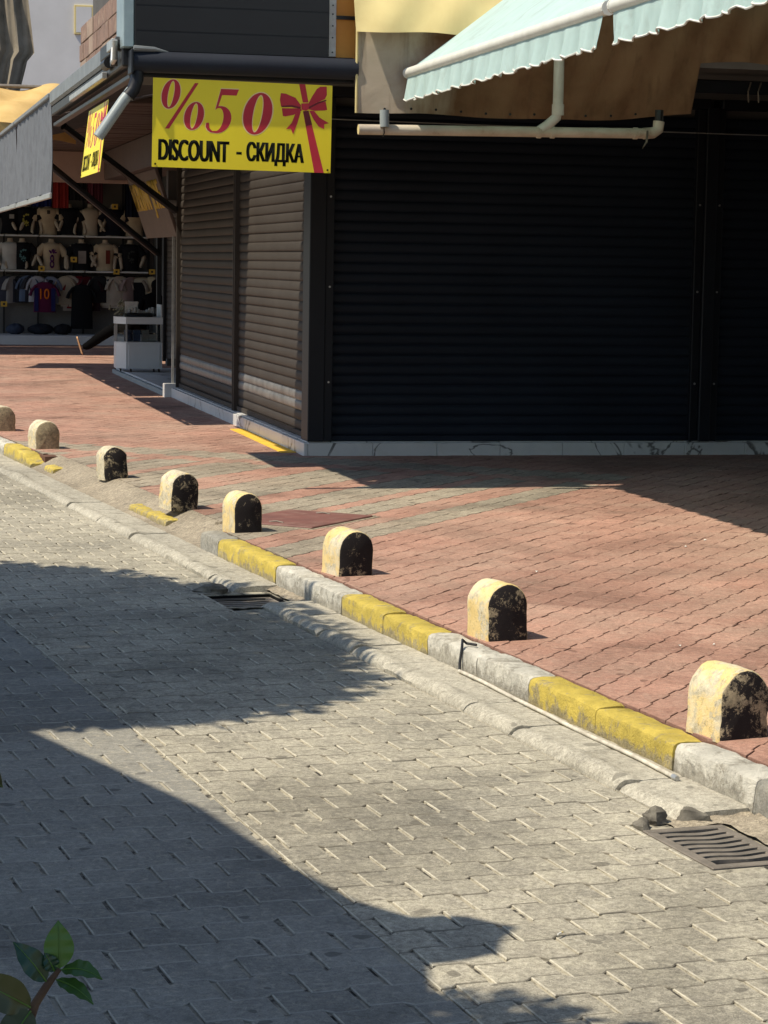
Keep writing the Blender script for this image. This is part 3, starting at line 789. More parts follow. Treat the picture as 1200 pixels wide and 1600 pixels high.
# overhanging first floor
mb = MB(); mb.box(-1.84, 9.5, -2.97, 0.0, Z(3.2), Z(3.5)).box(-1.84, .1, 0.0, .46, Z(3.2), Z(3.5)).box(-1.8, 9.5, -3.0, .1, Z(3.5), Z(6.2))
bpart('overhang', mb, MT['wall'])
ff = bpart('front_fascia', MB().box(-1.845, -.50, -3.10, -3.062, Z(3.16), Z(4.4), c=.004), MT['fascia'])
for z in (3.30, 3.47): MB().box(-1.84, -.51, -3.1015, -3.1002, Z(z), Z(z+.003)).build('panel_joint', MT['fascia'], ff)
# cladding tiles on the street-side parapet
pr = bpart('parapet', MB().box(-1.84, -1.70, -2.70, .46, Z(3.22), Z(3.64)), MT['mortar'])
rnd = random.Random(3)
tmesh = {}
for j in range(3):
    y = -2.70; k = 0
    while y < .44:
        L_ = min(rnd.choice([.30, .38, .46]), .455-y)
        if L_ < .08: break
        key = (round(L_, 2), rnd.random() < .25)
        if key not in tmesh: tmesh[key] = MB().box(-.03, 0, .003, L_-.003, .003, .139, c=.004).mesh('cladding_tile', MT['clad2' if key[1] else 'clad'])
        link('cladding_tile', tmesh[key], pr, (-1.84+rnd.gauss(0, .003), y, Z(3.22)+j*.142)); y += L_
bpart('corner_column', MB().box(-1.925, -1.848, -3.10, -2.71, Z(3.18), Z(4.4), c=.008), MT['teal_steel'])
# orange board and zinc strip beside the fascia
bpart('orange_board', MB().box(-.44, -.10, -3.03, -3.0, Z(3.165), Z(4.4), c=.003), MT['orange'])
bpart('crossbar', MB().box(-.44, -.10, -3.045, -3.031, Z(3.43), Z(3.455)), MT['black'])
zs = bpart('zinc_strip', MB().box(-.497, -.445, -3.075, -3.05, Z(3.17), Z(4.4), c=.002), MT['zinc'])
for z in (3.2, 3.3, 3.38, 3.46, 3.52): MB().tube([(-.47, -3.075, Z(z)), (-.47, -3.079, Z(z))], .006, 6).build('screw', MT['black'], zs)

# awning cassettes of the corner shop
aw = tag(empty('front_awning', bworld(-1.0, -3.1, 3.0), AL), 'rolled dark blue awning in its long cassette above the yellow banner', 'awning')
def tubeR(mb, x0, x1, y, z, r, n=14): mb.tube([(x0, y, z), (x1, y, z)], r, n); return mb
tubeR(MB(), -.86, .695, -.02, .085, .072, 18).build('roll', MT['navy'], aw, smooth=True)
MB().box(-.86, .695, .055, .10, -.01, .17, c=.01).build('cassette', MT['dark'], aw)
MB().box(-.88, -.862, -.10, .10, .0, .165, c=.006).build('end_plate', MT['dark'], aw)
MB().tube([(-.86, -.07, .17), (-.72, -.06, .168), (-.62, -.03, .155)], [.02, .016, .004], 8).build('fabric_fold', MT['greytube'], aw, smooth=True)
aw = tag(empty('side_awning', bworld(-1.87, -3.0, 3.0), AL), 'closed grey awning cassette running along the street side over the narrow banner', 'awning')
MB().box(-.05, .05, 1.25, 5.86, .16, .30, c=.02).build('cassette', MT['greytube'], aw)
MB().box(-.03, .06, .35, 5.86, .07, .155, c=.01).build('under_rail', MT['black'], aw)
MB().box(-.075, -.035, 1.05, 3.6, .055, .10, c=.004).build('white_rail', MT['alu'], aw)
MB().box(.0, .06, -.02, 6.0, -.02, .012, c=.004).build('lower_rail', MT['black'], aw)
br = MB(); br.box(-.05, .06, .0, .28, .06, .29, c=.01).box(-.07, .02, .5, 1.22, .18, .29, c=.012)
br.tube([(-.08, .12, .22), (.0, .12, .22)], .05, 12).tube([(-.09, .35, .12), (.02, .35, .12)], .035, 10).tube([(-.06, .7, .14), (-.06, .95, .14)], .04, 10)
br.build('bracket', MT['black'], aw)
MB().tube([(-.09, .06, .24), (-.085, .10, .12), (-.09, .20, .10), (-.08, .25, .2)], .018, 8).build('crank_eye', MT['alu'], aw, smooth=True)
MB().box(-.088, -.06, .30, .62, .20, .275, c=.006).build('end_cap', MT['alu'], aw)

# grey pipe end at the corner
pp = tag(empty('downpipe', bworld(-1.87, -3.12, 2.95), AL), 'short grey downpipe with dark elbow sticking out below the awning corner', 'pipe')
MB().tube([(.0, .0, -.06), (-.055, -.01, -.13), (-.225, -.02, -.38)], .037, 14).build('pipe', MT['pvc_grey'], pp, smooth=True)
MB().tube([(.045, .01, .12), (.04, .005, .02), (.015, .0, -.055), (-.022, -.004, -.10)], .045, 14).build('elbow', MT['dark'], pp, smooth=True)

# ------------------------------------------------------------------ banners
def text_mesh(txt, x0, x1, z0, z1, off=.0, shear=0):
    cu = bpy.data.curves.new('lettering', 'FONT'); cu.body = txt; cu.offset = off; cu.shear = shear; cu.resolution_u = 4
    ob = bpy.data.objects.new('lettering', cu); COL.objects.link(ob)
    dg = bpy.context.evaluated_depsgraph_get(); me = bpy.data.meshes.new_from_object(ob.evaluated_get(dg))
    bpy.data.objects.remove(ob); bpy.data.curves.remove(cu)
    co = [v.co.copy() for v in me.vertices]
    xa, xb = min(c.x for c in co), max(c.x for c in co); ya, yb = min(c.y for c in co), max(c.y for c in co)
    for v, c in zip(me.vertices, co):
        v.co = (x0+(c.x-xa)/(xb-xa)*(x1-x0), 0, z0+(c.y-ya)/(yb-ya)*(z1-z0))
    me.materials.clear(); return me
def bold(me, d, n=2, dy=.00001):
    import bmesh
    bm = bmesh.new()
    for k in range(-n, n+1):
        m2 = me.copy()
        for v in m2.vertices: v.co.x += d*k/n; v.co.y -= dy*abs(k)
        bm.from_mesh(m2); bpy.data.meshes.remove(m2)
    bm.to_mesh(me); bm.free(); return me
def thicken(me, y0, th=.0015):
    """flat lettering -> thin solid in front of a sheet"""
    import bmesh
    bm = bmesh.new(); bm.from_mesh(me); g = bmesh.ops.extrude_face_region(bm, geom=bm.faces[:])
    for e in g['geom']:
        if isinstance(e, bmesh.types.BMVert): e.co.y -= th
    for v in bm.verts: v.co.y += y0
    bmesh.ops.recalc_face_normals(bm, faces=bm.faces); bm.to_mesh(me); bm.free(); return me
def flat(polys, y, th=.0003):
    mb = MB()
    for i, p in enumerate(polys): mb.prism(p, lambda u, v, d: (u, d, v), y, y-th)
    return mb
def ring_mb(cx, cz, ow, oh, iw, ih, sh, y, th, n=40):
    """a high-contrast italic zero: outer ellipse minus narrow inner ellipse"""
    mb = MB(); v = []; f = []
    for d in (y, y-th):
        for (a_, b_) in ((ow, oh), (iw, ih)):
            for k in range(n):
                t = 2*math.pi*k/n; z = b_*math.sin(t); v.append((cx+a_*math.cos(t)+sh*z, d, cz+z))
    for k in range(n):
        j = (k+1) % n
        f += [(2*n+k, 2*n+j, 3*n+j, 3*n+k), (k, n+k, n+j, j), (k, j, 2*n+j, 2*n+k), (n+k, 3*n+k, 3*n+j, n+j)]
    return mb.add(v, f)
def five(x, z, s, sh):
    # italic high-contrast five on a unit box
    def arc(cx, cz, rx, rz, t0, t1, n): return [(cx+rx*math.cos(R_(t0+(t1-t0)*k/n)), cz+rz*math.sin(R_(t0+(t1-t0)*k/n))) for k in range(n+1)]
    Q = [(.30, 1.0), (.97, 1.0), (.92, .86), (.38, .86), (.31, .60)]+arc(.42, .30, .46, .31, 100, -90, 16)
    Q += [(.20, .0), (.06, .05), (-.03, .13), (-.03, .22), (.07, .22), (.12, .10), (.24, .035)]+arc(.36, .30, .22, .265, -78, 108, 14)+[(.22, .52)]
    return [(x+s*(u*.62+sh*v), z+s*v) for u, v in Q]
def make_banner(loc, rz, label, W, Hh, sag):
    t = tag(empty('discount_banner', loc, rz), label, 'banner', 'yellow discount banners')
    sx, sz = W/1.245, Hh/.60; sxf = lambda x: x*sx
    mb = MB(); mb.sheet(lambda u, v: ((u-.5)*W, .0, -Hh+v*Hh), 24, 8, (0, -1, 0), .002)
    mb.build('sheet', MT['bannery'], t)
    def fit(mbx):
        mbx.v = [(p[0]*sx, p[1], p[2]*sz) for p in mbx.v]; return mbx
    y = -.0003; X0 = -.6225
    def px(u): return X0+u*1.245/1085.0         # banner pixels of the artwork: 1085 x 540
    def pz(v): return -v*.60/540.0
    sh = .10
    zer = [(108, 95, 58, 92), (248, 222, 62, 88), (632, 192, 92, 132)]
    for (u, v, a_, b_) in zer:
        fit(ring_mb(px(u), pz(v), a_*.00117, b_*.00113, a_*.00030, b_*.00090, sh*1.6, y, .0003)).build('pale_outline', MT['bannerp'], t)
    for (u, v, a_, b_) in zer:
        fit(ring_mb(px(u), pz(v), a_*.00108, b_*.00108, a_*.00036, b_*.00097, sh*1.6, y-.0004, .0003)).build('red_figure', MT['bannerr'], t)
    fit(flat([[(px(75), pz(305)), (px(100), pz(305)), (px(272), pz(22)), (px(250), pz(22))]], y-.0004)).build('red_figure', MT['bannerr'], t)
    fit(flat([five(px(314), pz(321), 276*.00111, .16)], y)).build('pale_outline', MT['bannerp'], t)
    fit(flat([five(px(318), pz(318), 268*.00111, .16)], y-.0004)).build('red_figure', MT['bannerr'], t)
    for (txt, a0, a1) in (('DISCOUNT', 42, 458), ('-', 512, 534), ('СКИДКА', 572, 915)):
        zz = (pz(498), pz(368)) if txt == 'DISCOUNT' else ((pz(446), pz(430)) if txt == '-' else (pz(508), pz(365)))
        me = text_mesh(txt, px(a0)*sx, px(a1)*sx, zz[0]*sz, zz[1]*sz, .006)
        me = thicken(bold(me, .0062*sx), y, .0003); me.materials.append(MT['bannerk']); link('lettering', me, t)
    # ribbon and bow
    rb = [[(px(880), pz(0)), (px(918), pz(0)), (px(940), pz(110)), (px(905), pz(112))]]
    fit(flat(rb, y)).build('ribbon', MT['bannerr'], t)
    fit(flat([[(px(908), pz(170)), (px(942), pz(165)), (px(1044), pz(540)), (px(985), pz(540))]], y)).build('ribbon', MT['bannerr2'], t)
    fit(flat([[(px(908), pz(165)), (px(942), pz(160)), (px(965), pz(245)), (px(928), pz(255))]], y-.0004)).build('ribbon_shade', MT['bannerd'], t)
    bow = [[(895, 130), (860, 85), (800, 62), (770, 60), (765, 100), (772, 140), (830, 142), (893, 150)],
           [(893, 148), (840, 150), (778, 152), (785, 200), (800, 202), (850, 190), (900, 162)],
           [(935, 125), (960, 75), (990, 25), (1010, 10), (1050, 8), (1052, 60), (1040, 85), (990, 110), (940, 140)],
           [(940, 138), (990, 115), (1045, 100), (1056, 150), (1040, 155), (980, 160), (940, 152)],
           [(890, 165), (860, 185), (840, 240), (805, 280), (835, 275), (850, 310), (875, 240), (893, 172)],
           [(945, 160), (975, 215), (1005, 255), (1040, 270), (1040, 240), (1068, 232), (1010, 200), (975, 160)]]
    for k, p in enumerate(bow):
        fit(flat([[(px(u), pz(v)) for u, v in p]], y-.0007-.0001*k)).build('bow_loop', MT['bannerr' if k in (0, 2, 4) else 'bannerr2' if k == 5 else 'bannerr'], t)
    for p in ([(893, 140), (840, 130), (775, 138), (775, 146), (840, 143), (893, 152)], [(940, 138), (1000, 105), (1048, 88), (1050, 96), (1000, 116), (942, 150)]):
        fit(flat([[(px(u), pz(v)) for u, v in p]], y-.0017)).build('bow_fold', MT['bannerd'], t)
    fit(flat([[(px(896), pz(118)), (px(938), pz(114)), (px(945), pz(150)), (px(925), pz(162)), (px(898), pz(156))]], y-.0021)).build('bow_knot', MT['bannerr2'], t)
    for u in (20, 1066):
        MB().tube([(px(u)*sx, -.002, pz(522)*sz), (px(u)*sx, -.006, pz(522)*sz)], .007, 8).build('eyelet', MT['bannerk'], t)
    return t
b1 = make_banner(bworld(-1.10, -3.13, 2.975), AL-.0, 'yellow discount banner facing the viewer below the dark awning roll', 1.245, .60, 0)
b1.rotation_euler = (0, R_(.6), AL)
b2 = make_banner(bworld(-1.84, -.72, 2.94), AL-math.pi/2, 'sunlit yellow discount banner seen edge-on along the street side', 1.45, .54, 0)
b2.rotation_euler = (R_(-7), 0, AL-math.pi/2)
# ------------------------------------------------------------------ tarps, pipe and cable in front of the overhang
def hang(name, x0, x1, zt, zb, yf, mat, label, cat, nu=90, nv=16, th=.003, part='cloth', extra=None):
    t = tag(empty(name, bworld(0, -3.1, 0), AL), label, cat)
    def fn(u, v):
        x = x0+(x1-x0)*u; b_ = zb(x); z = b_+((zt(x) if callable(zt) else zt)-b_)*v
        return (x, yf(x, z, v), z)
    mb = MB(); mb.sheet(fn, nu, nv, (0, 1, 0), -th); mb.build(part, mat, t, smooth=True); return t
def tarp_bottom(x):
    if x < 2.2: return 2.79+.006*math.sin(x*7)+(.05*max(0, (x-1.0))**2)
    return 3.215+.02*math.sin((x-2.2)*5)
def tarp_y(x, z, v):
    k = max(0, min(1, (x-.1)/.9))
    return -.06+max(-.2, 3.35-z)*(-.04+.34*k)+.012*math.sin(x*9+z*4)*(1-v)+.010*math.sin(x*23-z*9)*k
tp = hang('stained_tarp', -.315, 4.2, lambda x: 3.44 if x < .80 else (4.1 if x > .96 else 3.44+(x-.80)*4.12), tarp_bottom, tarp_y, MT['tarp'], 'stained brownish tarp hanging across the front above the white pipe', 'tarp', 160, 22)
mb = MB().tube([(-.317, -.075, 2.785), (-.317, -.07, 3.42)], .009, 8); mb.build('hem', MT['tarp_yellow'], tp)
rm = MB().tube([(0, 0, 0), (0, -.006, 0)], .009, 8).mesh('eyelet', MT['black'])
for k in range(12):
    x = -.12+k*.19
    if x < 2.1: link('eyelet', rm, tp, (x, tarp_y(x, tarp_bottom(x)+.03, 0)-.004, tarp_bottom(x)+.03))
def drape_y(x, z, v):
    return -.20+.50*v*v+.35*v+.022*math.sin(x*6+z*7+1.5*math.sin(x*2.1))*(1-v*.4)+.012*math.sin(x*15-z*11)
dr_ = hang('cream_sheet', -.345, .95, 4.25, lambda x: 3.330+.006*math.sin(x*3.0+.5)+.004*math.sin(x*11), drape_y, MT['tarp_yellow'], 'sunlit cream yellow sheet draped over the top of the stained tarp', 'sheet', 110, 20)
pp = tag(empty('drain_pipe', bworld(0, -3.24, 2.668), AL), 'long off-white drain pipe with a tee hanging under the stained tarp', 'pipe')
sl = .018
MB().tube([(-.314, 0, 0), (1.83, 0, 1.83*sl)], .036, 16, caps=False).build('pipe', MT['pvc'], pp, smooth=True)
MB().tube([(-.314, 0, 0), (-.312, 0, 0)], .0335, 16).build('pipe_mouth', MT['tarp_yellow'], pp)
for x in (.985, 1.085, 1.70): MB().tube([(x-.014, 0, x*sl), (x+.014, 0, x*sl)], .042, 16).build('collar', MT['pvc'], pp, smooth=True)
MB().tube([(.98, -.0, .02), (1.05, -.005, .07), (1.108, -.01, .125), (1.118, -.01, .18)], .036, 16).build('branch', MT['pvc_white'], pp, smooth=True)
MB().tube([(1.118, -.012, .14), (1.118, -.012, .215)], .043, 16).build('socket', MT['pvc_white'], pp, smooth=True)
MB().tube([(1.118, -.012, .216), (1.118, -.012, .9)], .037, 16).build('riser', MT['pvc_white'], pp, smooth=True)
MB().tube([(1.76, 0, .03), (1.83, 0, .038), (1.868, 0, .062), (1.875, 0, .12)], .041, 14).build('elbow', MT['pvc'], pp, smooth=True)
MB().tube([(1.875, 0, .1), (1.875, 0, .20)], .03, 12).build('rubber_sleeve', MT['black'], pp)
MB().tube([(1.775, -.045, .05), (1.77, -.048, -.03), (1.74, -.05, -.075)], [.008, .008, .003], 6).build('strap_end', MT['stone'], pp)
MB().tube([(-.143, -.05, .135), (-.140, -.05, .02)], .033, 14).build('short_stub', MT['pvc_grey'], pp, smooth=True)
MB().tube([(-.14, -.02, .04), (-.14, -.045, -.02), (-.14, -.01, -.045), (-.14, .03, -.01)], .004, 6).build('tie', MT['black'], pp)
cb = tag(MB().tube([(.05+.15*k, -.22, 2.925+.012*math.sin(k*.4)*0-.0015*k+.00002*k*k) for k in range(34)], .005, 6).build('cable', MT['cable'], None, loc=bworld(0, 0, 0), rz=AL),
         'thin pale cable strung across the dark shutters', 'cable')
bk = tag(empty('wall_bracket', bworld(3.1, -2.6, 3.05), AL), 'black metal bracket with two wire loops under the tarp at top right', 'bracket')
MB().box(-.75, 1.2, 0, .05, .0, .10, c=.008).build('rail', MT['dark'], bk)
for x in (-.28, -.2): MB().tube([(x, -.01, .09), (x-.03, -.03, .02), (x-.02, -.02, -.06)], .006, 6).build('wire_loop', MT['iron'], bk)

# ------------------------------------------------------------------ turquoise awnings of the neighbour on the right
nb_ = tag(empty('neighbour_building', bworld(5.6, -9, PV), AL), 'plain building right of view that carries the turquoise awnings', 'building')
MB().box(-2.7, 4.0, -7, 5.75, -.1, 7.5).build('wall', MT['render_dull'], nb_)
MB().box(-2.8, 4.1, -7.1, 5.85, 7.502, 7.7, c=.02).build('cornice', MT['plaster'], nb_)
def turq(l0, l1, label):
    t = tag(empty('turquoise_awning', bworld(.04, l0, 3.065), AL), label, 'awning', 'turquoise awnings')
    Ln = l0-l1
    mb = MB()
    def fab(u, v): return (v*2.8, -u*Ln, .02+v*2.26-.05*math.sin(v*math.pi)+.012*math.sin(u*math.pi*8)*math.sin(v*math.pi))
    mb.sheet(fab, 48, 12, (-.63, 0, .78), .002); mb.build('canvas', MT['turq'], t, smooth=True)
    for k in range(1, 8):
        u = k/8
        MB().tube([(v*2.8, -u*Ln, .012+v*2.26-.05*math.sin(v*math.pi)) for v in [i/10 for i in range(11)]], .005, 5).build('seam', MT['turq'], t)
    MB().tube([(0, .0, 0), (0, -Ln, 0)], .036, 16).build('front_bar', MT['whitepaint'], t, smooth=True)
    for y in (0.0, -Ln): MB().tube([(0, y-.012, 0), (0, y+.012, 0)], .039, 14).build('end_cap', MT['whitepaint'], t)
    # scalloped valance
    P = .19; n = int(Ln/P)*8; mb = MB(); rows = 6
    rnd = random.Random(int(-l0*10)); ph = rnd.uniform(0, 6)
    def val(u, v):
        y = -.02-u*(Ln-.07); s = (u*(Ln-.07)/P) % 1.0
        hem = -.182-.020*math.sin(math.pi*s)
        z = -.034+(hem+.034)*(1-v)
        k = 1-v
        lean = .05*(1-v)*max(0, (u-.93)/.07)
        return (-.012+k*(.014*math.sin(y*21+ph)+.010*math.sin(y*47+ph*2+z*9)-.012), y+lean+.008*k*math.sin(y*13+ph), z)
    mb.sheet(val, n, rows, (-1, 0, 0), .002); mb.build('valance', MT['turq'], t, smooth=True)
    mb = MB()
    def hemf(i):
        p = val(i/n, 0); return (p[0]-.002, p[1], p[2])
    mb.tube([hemf(i) for i in range(n+1)], .0055, 5); mb.build('hem', MT['whitepaint'], t)
    return t
turq(-3.22, -7.52, 'pale turquoise awning with scalloped valance ending above the pipe tee')
turq(-7.62, -12.0, 'nearer pale turquoise awning entering at the top right corner')

# ------------------------------------------------------------------ grey street awnings beyond the corner shop
def grey_awning(l0, l1, label, arms):
    t = tag(empty('street_awning', bworld(-1.88, l0, 3.25), AL), label, 'awning', 'grey street awnings'); Ln = l1-l0
    mb = MB(); mb.sheet(lambda u, v: (-.0+.020*math.sin(u*Ln*4+v)*(1-v)+.014*math.sin(u*Ln*11+v*3)*(1-v*.6)+.006*math.sin(u*Ln*27), u*Ln, -.88+.88*v), 90, 8, (-1, 0, 0), .003)
    mb.build('valance', MT['greycloth'], t, smooth=True)
    MB().box(-.016, .014, 0, Ln, -.935, -.882, c=.006).build('hem_bar', MT['alu'], t)
    MB().box(-.03, .03, -.01, Ln+.01, .002, .05, c=.008).build('front_bar', MT['greytube'], t)
    mb = MB(); mb.sheet(lambda u, v: (v*1.86, u*Ln, .03+.45*v), 4, 4, (-.2, 0, 1), .003); mb.build('canvas', MT['darkcloth'], t)
    for (p, q) in arms:
        P = Vector((p[0]+1.88, p[1]-l0, p[2]-3.25)); Q = Vector((q[0]+1.88, q[1]-l0, q[2]-3.25))
        MB().tube([P, Q], .045, 8).build('arm', MT['black'], t)
    return t
grey_awning(3.20, 7.75, 'grey street awning with the nearer long valance left of the banner', [((.0, 8.15, 2.33), (-1.4, 7.2, 3.22))])
grey_awning(7.95, 15.2, 'grey street awning whose valance is cut by the left edge', [((.60, 14.4, 1.85), (-1.5, 9.6, 3.0))])

# ------------------------------------------------------------------ passage beyond the corner shop
side = tag(empty('arcade_building', bworld(0, 8.3, PV), AL), 'arcade beyond the brown shutters with a brown board soffit over its forecourt', 'building')
MB().box(2.3, 9.5, .0, 16.5, 0, 6).box(1.0, 2.299, 7.9, 8.1, 0, 3.4).build('wall', MT['wall'], side)
mb = MB(); mb.box(-.05, 1.29, .0, 5.6, -.05, .075, c=.01)
mb.build('step', MT['marble'], side)
MB().box(-.10, -.052, .0, 5.6, -.05, .06, c=.008).build('step_edge', MT['pvc_grey'], side)
MB().box(-.12, .05, -.14, -.002, -.02, .16, c=.006).build('white_block', MT['marble'], side)
so = MB().box(-1.0, 3.2, .3, 13.2, 3.55, 3.6).build('soffit', MT['soffit'], side)
bmz = MB().box(-1.0, 3.2, .01, .285, 3.47, 3.548, c=.012).mesh('soffit_board', MT['soffit'])
for k in range(42): link('soffit_board', bmz, so, (0, .3+k*.305, random.gauss(0, .004)))
MB().box(-3.2, 1.285, 12.9, 13.1, 2.93, 3.465, c=.01).build('fascia_beam', MT['beam'], side)
MB().box(.55, 1.285, 5.0, 12.8, 2.98, 3.46, c=.01).build('cross_beam', MT['soffit'], side)
MB().box(.60, .67, 6.1, 6.17, -.01, 3.46, c=.004).build('post', MT['black'], side)
MB().box(-.01, .02, .03, .05, .076, 1.9).build('thin_post', MT['alu'], side)
fs = MB().box(.90, .95, 7.66, 7.74, .08, 2.6, c=.004).box(1.28, 1.36, 7.66, 7.74, .08, 2.6, c=.004).build('roller_shutter', MT['black'], side)
fs['label'] = 'narrow grey roller shutter behind the display cart'
gm = slat_mesh(.33, 'x', MT['slat_grey'])
for k in range(28): link('slat', gm, fs, (.95, 7.7, .12+k*SH))
# jeweller's sign leaning out over the passage
sg = tag(empty('shop_sign', bworld(-.02, 9.75, 2.24), AL-math.pi/2), 'dark shop sign with yellow letters leaning out over the passage', 'sign')
sg.rotation_euler = (R_(19), 0, AL-math.pi/2)
MB().box(-1.35, 1.5, -.02, .02, -.22, .62, c=.006).build('panel', MT['soffit'], sg)
me = thicken(bold(text_mesh('MERVAN  JEWE', -1.28, 1.32, .03, .50, .01), .035), -.0225, .004); me.materials.append(plain('sign_yellow_letters', (.55, .38, .03), (.45, .30, .025), 5, .5, .4)); link('lettering', me, sg)

# glass display cart
ct = tag(empty('display_cart', bworld(.145, 12.9, PV+.075), AL), 'white display cart with glass upper case standing on the step', 'cart')
WH = plain('cart_white_laminate', (.56, .585, .58), (.50, .525, .52), 3, .35, .45)
GL = glass('cart_glass')
def foot(s=1.0): return [(-.31*s, .22), (-.31*s, -.02), (-.19*s, -.22), (.31*s, -.22), (.31*s, .22)]
def solid(poly, z0, z1): return MB().prism(poly, lambda u, v, d: (u, v, d), z0, z1)
solid(foot(), .045, .40).build('cabinet', WH, ct)
MB().box(-.16, .28, -.228, -.2202, .07, .375, c=.003).build('front_panel', WH, ct)
solid(foot(1.02), .66, .755).build('ledge', WH, ct)
solid(foot(.97), .402, .412).build('case_floor', WH, ct)
for (x, y) in ((-.30, .2), (-.30, -.02), (-.185, -.205), (.295, -.205), (.295, .2)):
    MB().box(x-.01, x+.01, y-.01, y+.01, .413, .659).build('case_post', MT['alu'], ct)
for (p, q) in (((-.288, -.02), (-.19, -.20)), ((-.172, -.207), (.283, -.207))):
    dx, dy = q[0]-p[0], q[1]-p[1]; l_ = math.hypot(dx, dy); nx, ny = -dy/l_*.002, dx/l_*.002
    for z0, z1, nm in ((.415, .657, 'case_pane'), (.757, .90, 'top_pane')):
        MB().prism([(p[0]-nx, p[1]-ny), (q[0]-nx, q[1]-ny), (q[0]+nx, q[1]+ny), (p[0]+nx, p[1]+ny)], lambda u, v, d: (u, v, d), z0, z1).build(nm, GL, ct)
MB().box(.286, .306, -.21, .2, .757, .93, c=.003).build('side_panel', WH, ct)
MB().box(-.26, .26, -.15, .15, .52, .53).build('glass_shelf', GL, ct)
wm = MB().tube([(-.012, 0, 0), (.012, 0, 0)], .022, 12).mesh('castor', MT['black'])
for x in (-.24, -.12, .2, .27): link('castor', wm, ct, (x, -.17 if x > -.2 else .0, .022))
def ctag(o, label, cat): return tag(o, label, cat)
def cartthing(name, mb, mat, label, cat, dx, dy, dz, smooth=False):
    return tag(mb.build(name, mat, None, smooth=smooth, loc=bworld(.145+dx, 12.9+dy, PV+.075+dz), rz=AL), label, cat)
cartthing('price_card', MB().box(-.09, .09, -.005, .005, 0, .21, c=.003), plain('card_paper', (.55, .52, .48), (.35, .33, .30), 9), 'pale card standing upright on the cart top', 'card', -.1, -.05, .757)
cartthing('trinket_tray', MB().box(-.2, .2, -.1, .1, 0, .05, c=.01), MT['black'], 'dark tray of trinkets on the cart top', 'tray', .0, 0, .757)
mb = MB()
for k in range(9):
    mb.tube([(-.15+.04*k, -.02+.03*math.sin(k*2), 0), (-.15+.04*k+.01, -.02, .05+.03*math.sin(k))], [.03, .02], 7)
stuff(cartthing('soap_bags', mb, plain('clear_bags', (.42, .38, .34), (.28, .25, .23), 9, .4), 'heap of small wrapped goods on the cart top', 'goods', .02, -.03, .81))
mb = MB(); rnd = random.Random(9)
for k in range(40):
    p = Vector((rnd.gauss(0, .07), rnd.gauss(0, .04), rnd.uniform(0, .22))); mb.tube([p, p+Vector((.02, 0, .03))], [.018, .008], 5)
stuff(cartthing('dried_flowers', mb, plain('dried_flower', (.30, .27, .18), (.14, .13, .08), 20), 'bunch of dried flowers at the left end of the cart top', 'flowers', -.24, .03, .757))
for k, (x, c) in enumerate(((-.14, (.03, .035, .06)), (-.02, (.04, .05, .09)), (.10, (.20, .18, .16)), (.2, (.25, .24, .22)))):
    cartthing('boxed_item', MB().box(-.05, .05, -.05, .05, 0, .16 if k < 3 else .1, c=.008), plain('boxed_item_paint_%s' % 'abcd'[k], c), ['dark blue box leftmost in the glass case', 'navy box beside the leftmost box in the glass case', 'beige box in the glass case', 'small pale box at the right end of the glass case'][k], 'box', x, 0, .414)

# ------------------------------------------------------------------ clothes shop at the end of the pavement
SL = 25.2
cs = tag(empty('clothes_shop', bworld(0, SL, PV), AL), 'open clothes shop front at the back with shelves of dressed torsos', 'shop')
backw = plain('shop_back_wall', (.15, .138, .125), (.11, .10, .092), 2)
MB().box(-5, 3.5, .52, .62, 0, 4.2).build('back_wall', backw, cs)
MB().box(2.0, 2.1, -1.6, .5, 0, 4.2).build('side_wall', MT['wall'], cs)
MB().box(-5, 3.5, -.8, .5, -.05, .17, c=.01).build('platform', MT['plaster'], cs)
MB().box(-6, -1.0, -5.9, -2.3, 3.46, 3.56).build('canopy', MT['soffit'], cs)
MB().box(-5, 3.5, -2.2, .62, 3.3, 3.5).build('ceiling', MT['wall'], cs)
shm = plain('white_shelf', (.62, .60, .56), (.5, .48, .45), 4)
for z in (Z(2.185), Z(1.515)):
    for x0, x1 in ((-3.0, -1.72), (-1.7, -.9), (-.87, -.25), (-.22, .62), (.65, 1.85)):
        MB().box(x0, x1, .05, .51, z-.03, z, c=.004).build('shelf', shm, cs)
for x in (-.88, -.23, .635, 1.4, 1.9): MB().box(x-.02, x+.02, .40, .44, .171, 3.2).build('upright', MT['black'], cs)
for x0, x1 in ((-.85, -.28), (-.2, .5), (.6, 1.85)): MB().tube([(x0, .2, Z(1.44)), (x1, .2, Z(1.44))], .014, 8).build('rail', MT['black'], cs)
SKIN = plain('mannequin_beige', (.46, .37, .27), (.38, .30, .215), 3, .5, .35)
cloths = {}
def fabric(c):
    if c not in cloths: cloths[c] = plain('shirt_fabric_%d' % len(cloths), c, tuple(x*.75 for x in c), 5, .9, .15)
    return cloths[c]
def torso_mb(k=1.0, z0=0.0, z1=.56, top=True):
    st = [(.0, .150), (.10, .145), (.20, .135), (.30, .150), (.40, .180), (.46, .185), (.50, .150), (.525, .085), (.545, .055)]
    if not top: st = [s for s in st if s[0] <= .53]
    return MB().tube([(0, 0, z) for z, r in st]+([(0, 0, .60)] if top else []), [r*k for z, r in st]+([.05] if top else []), 14, flat=.58)
def limb(s, kind, k=1.0):
    sh = (s*.17, 0, .46)
    el, ha = ((s*.27, -.02, .27), (s*.20, -.12, .12)) if kind == 0 else ((s*.29, .0, .26), (s*.31, -.08, .06))
    return sh, el, ha
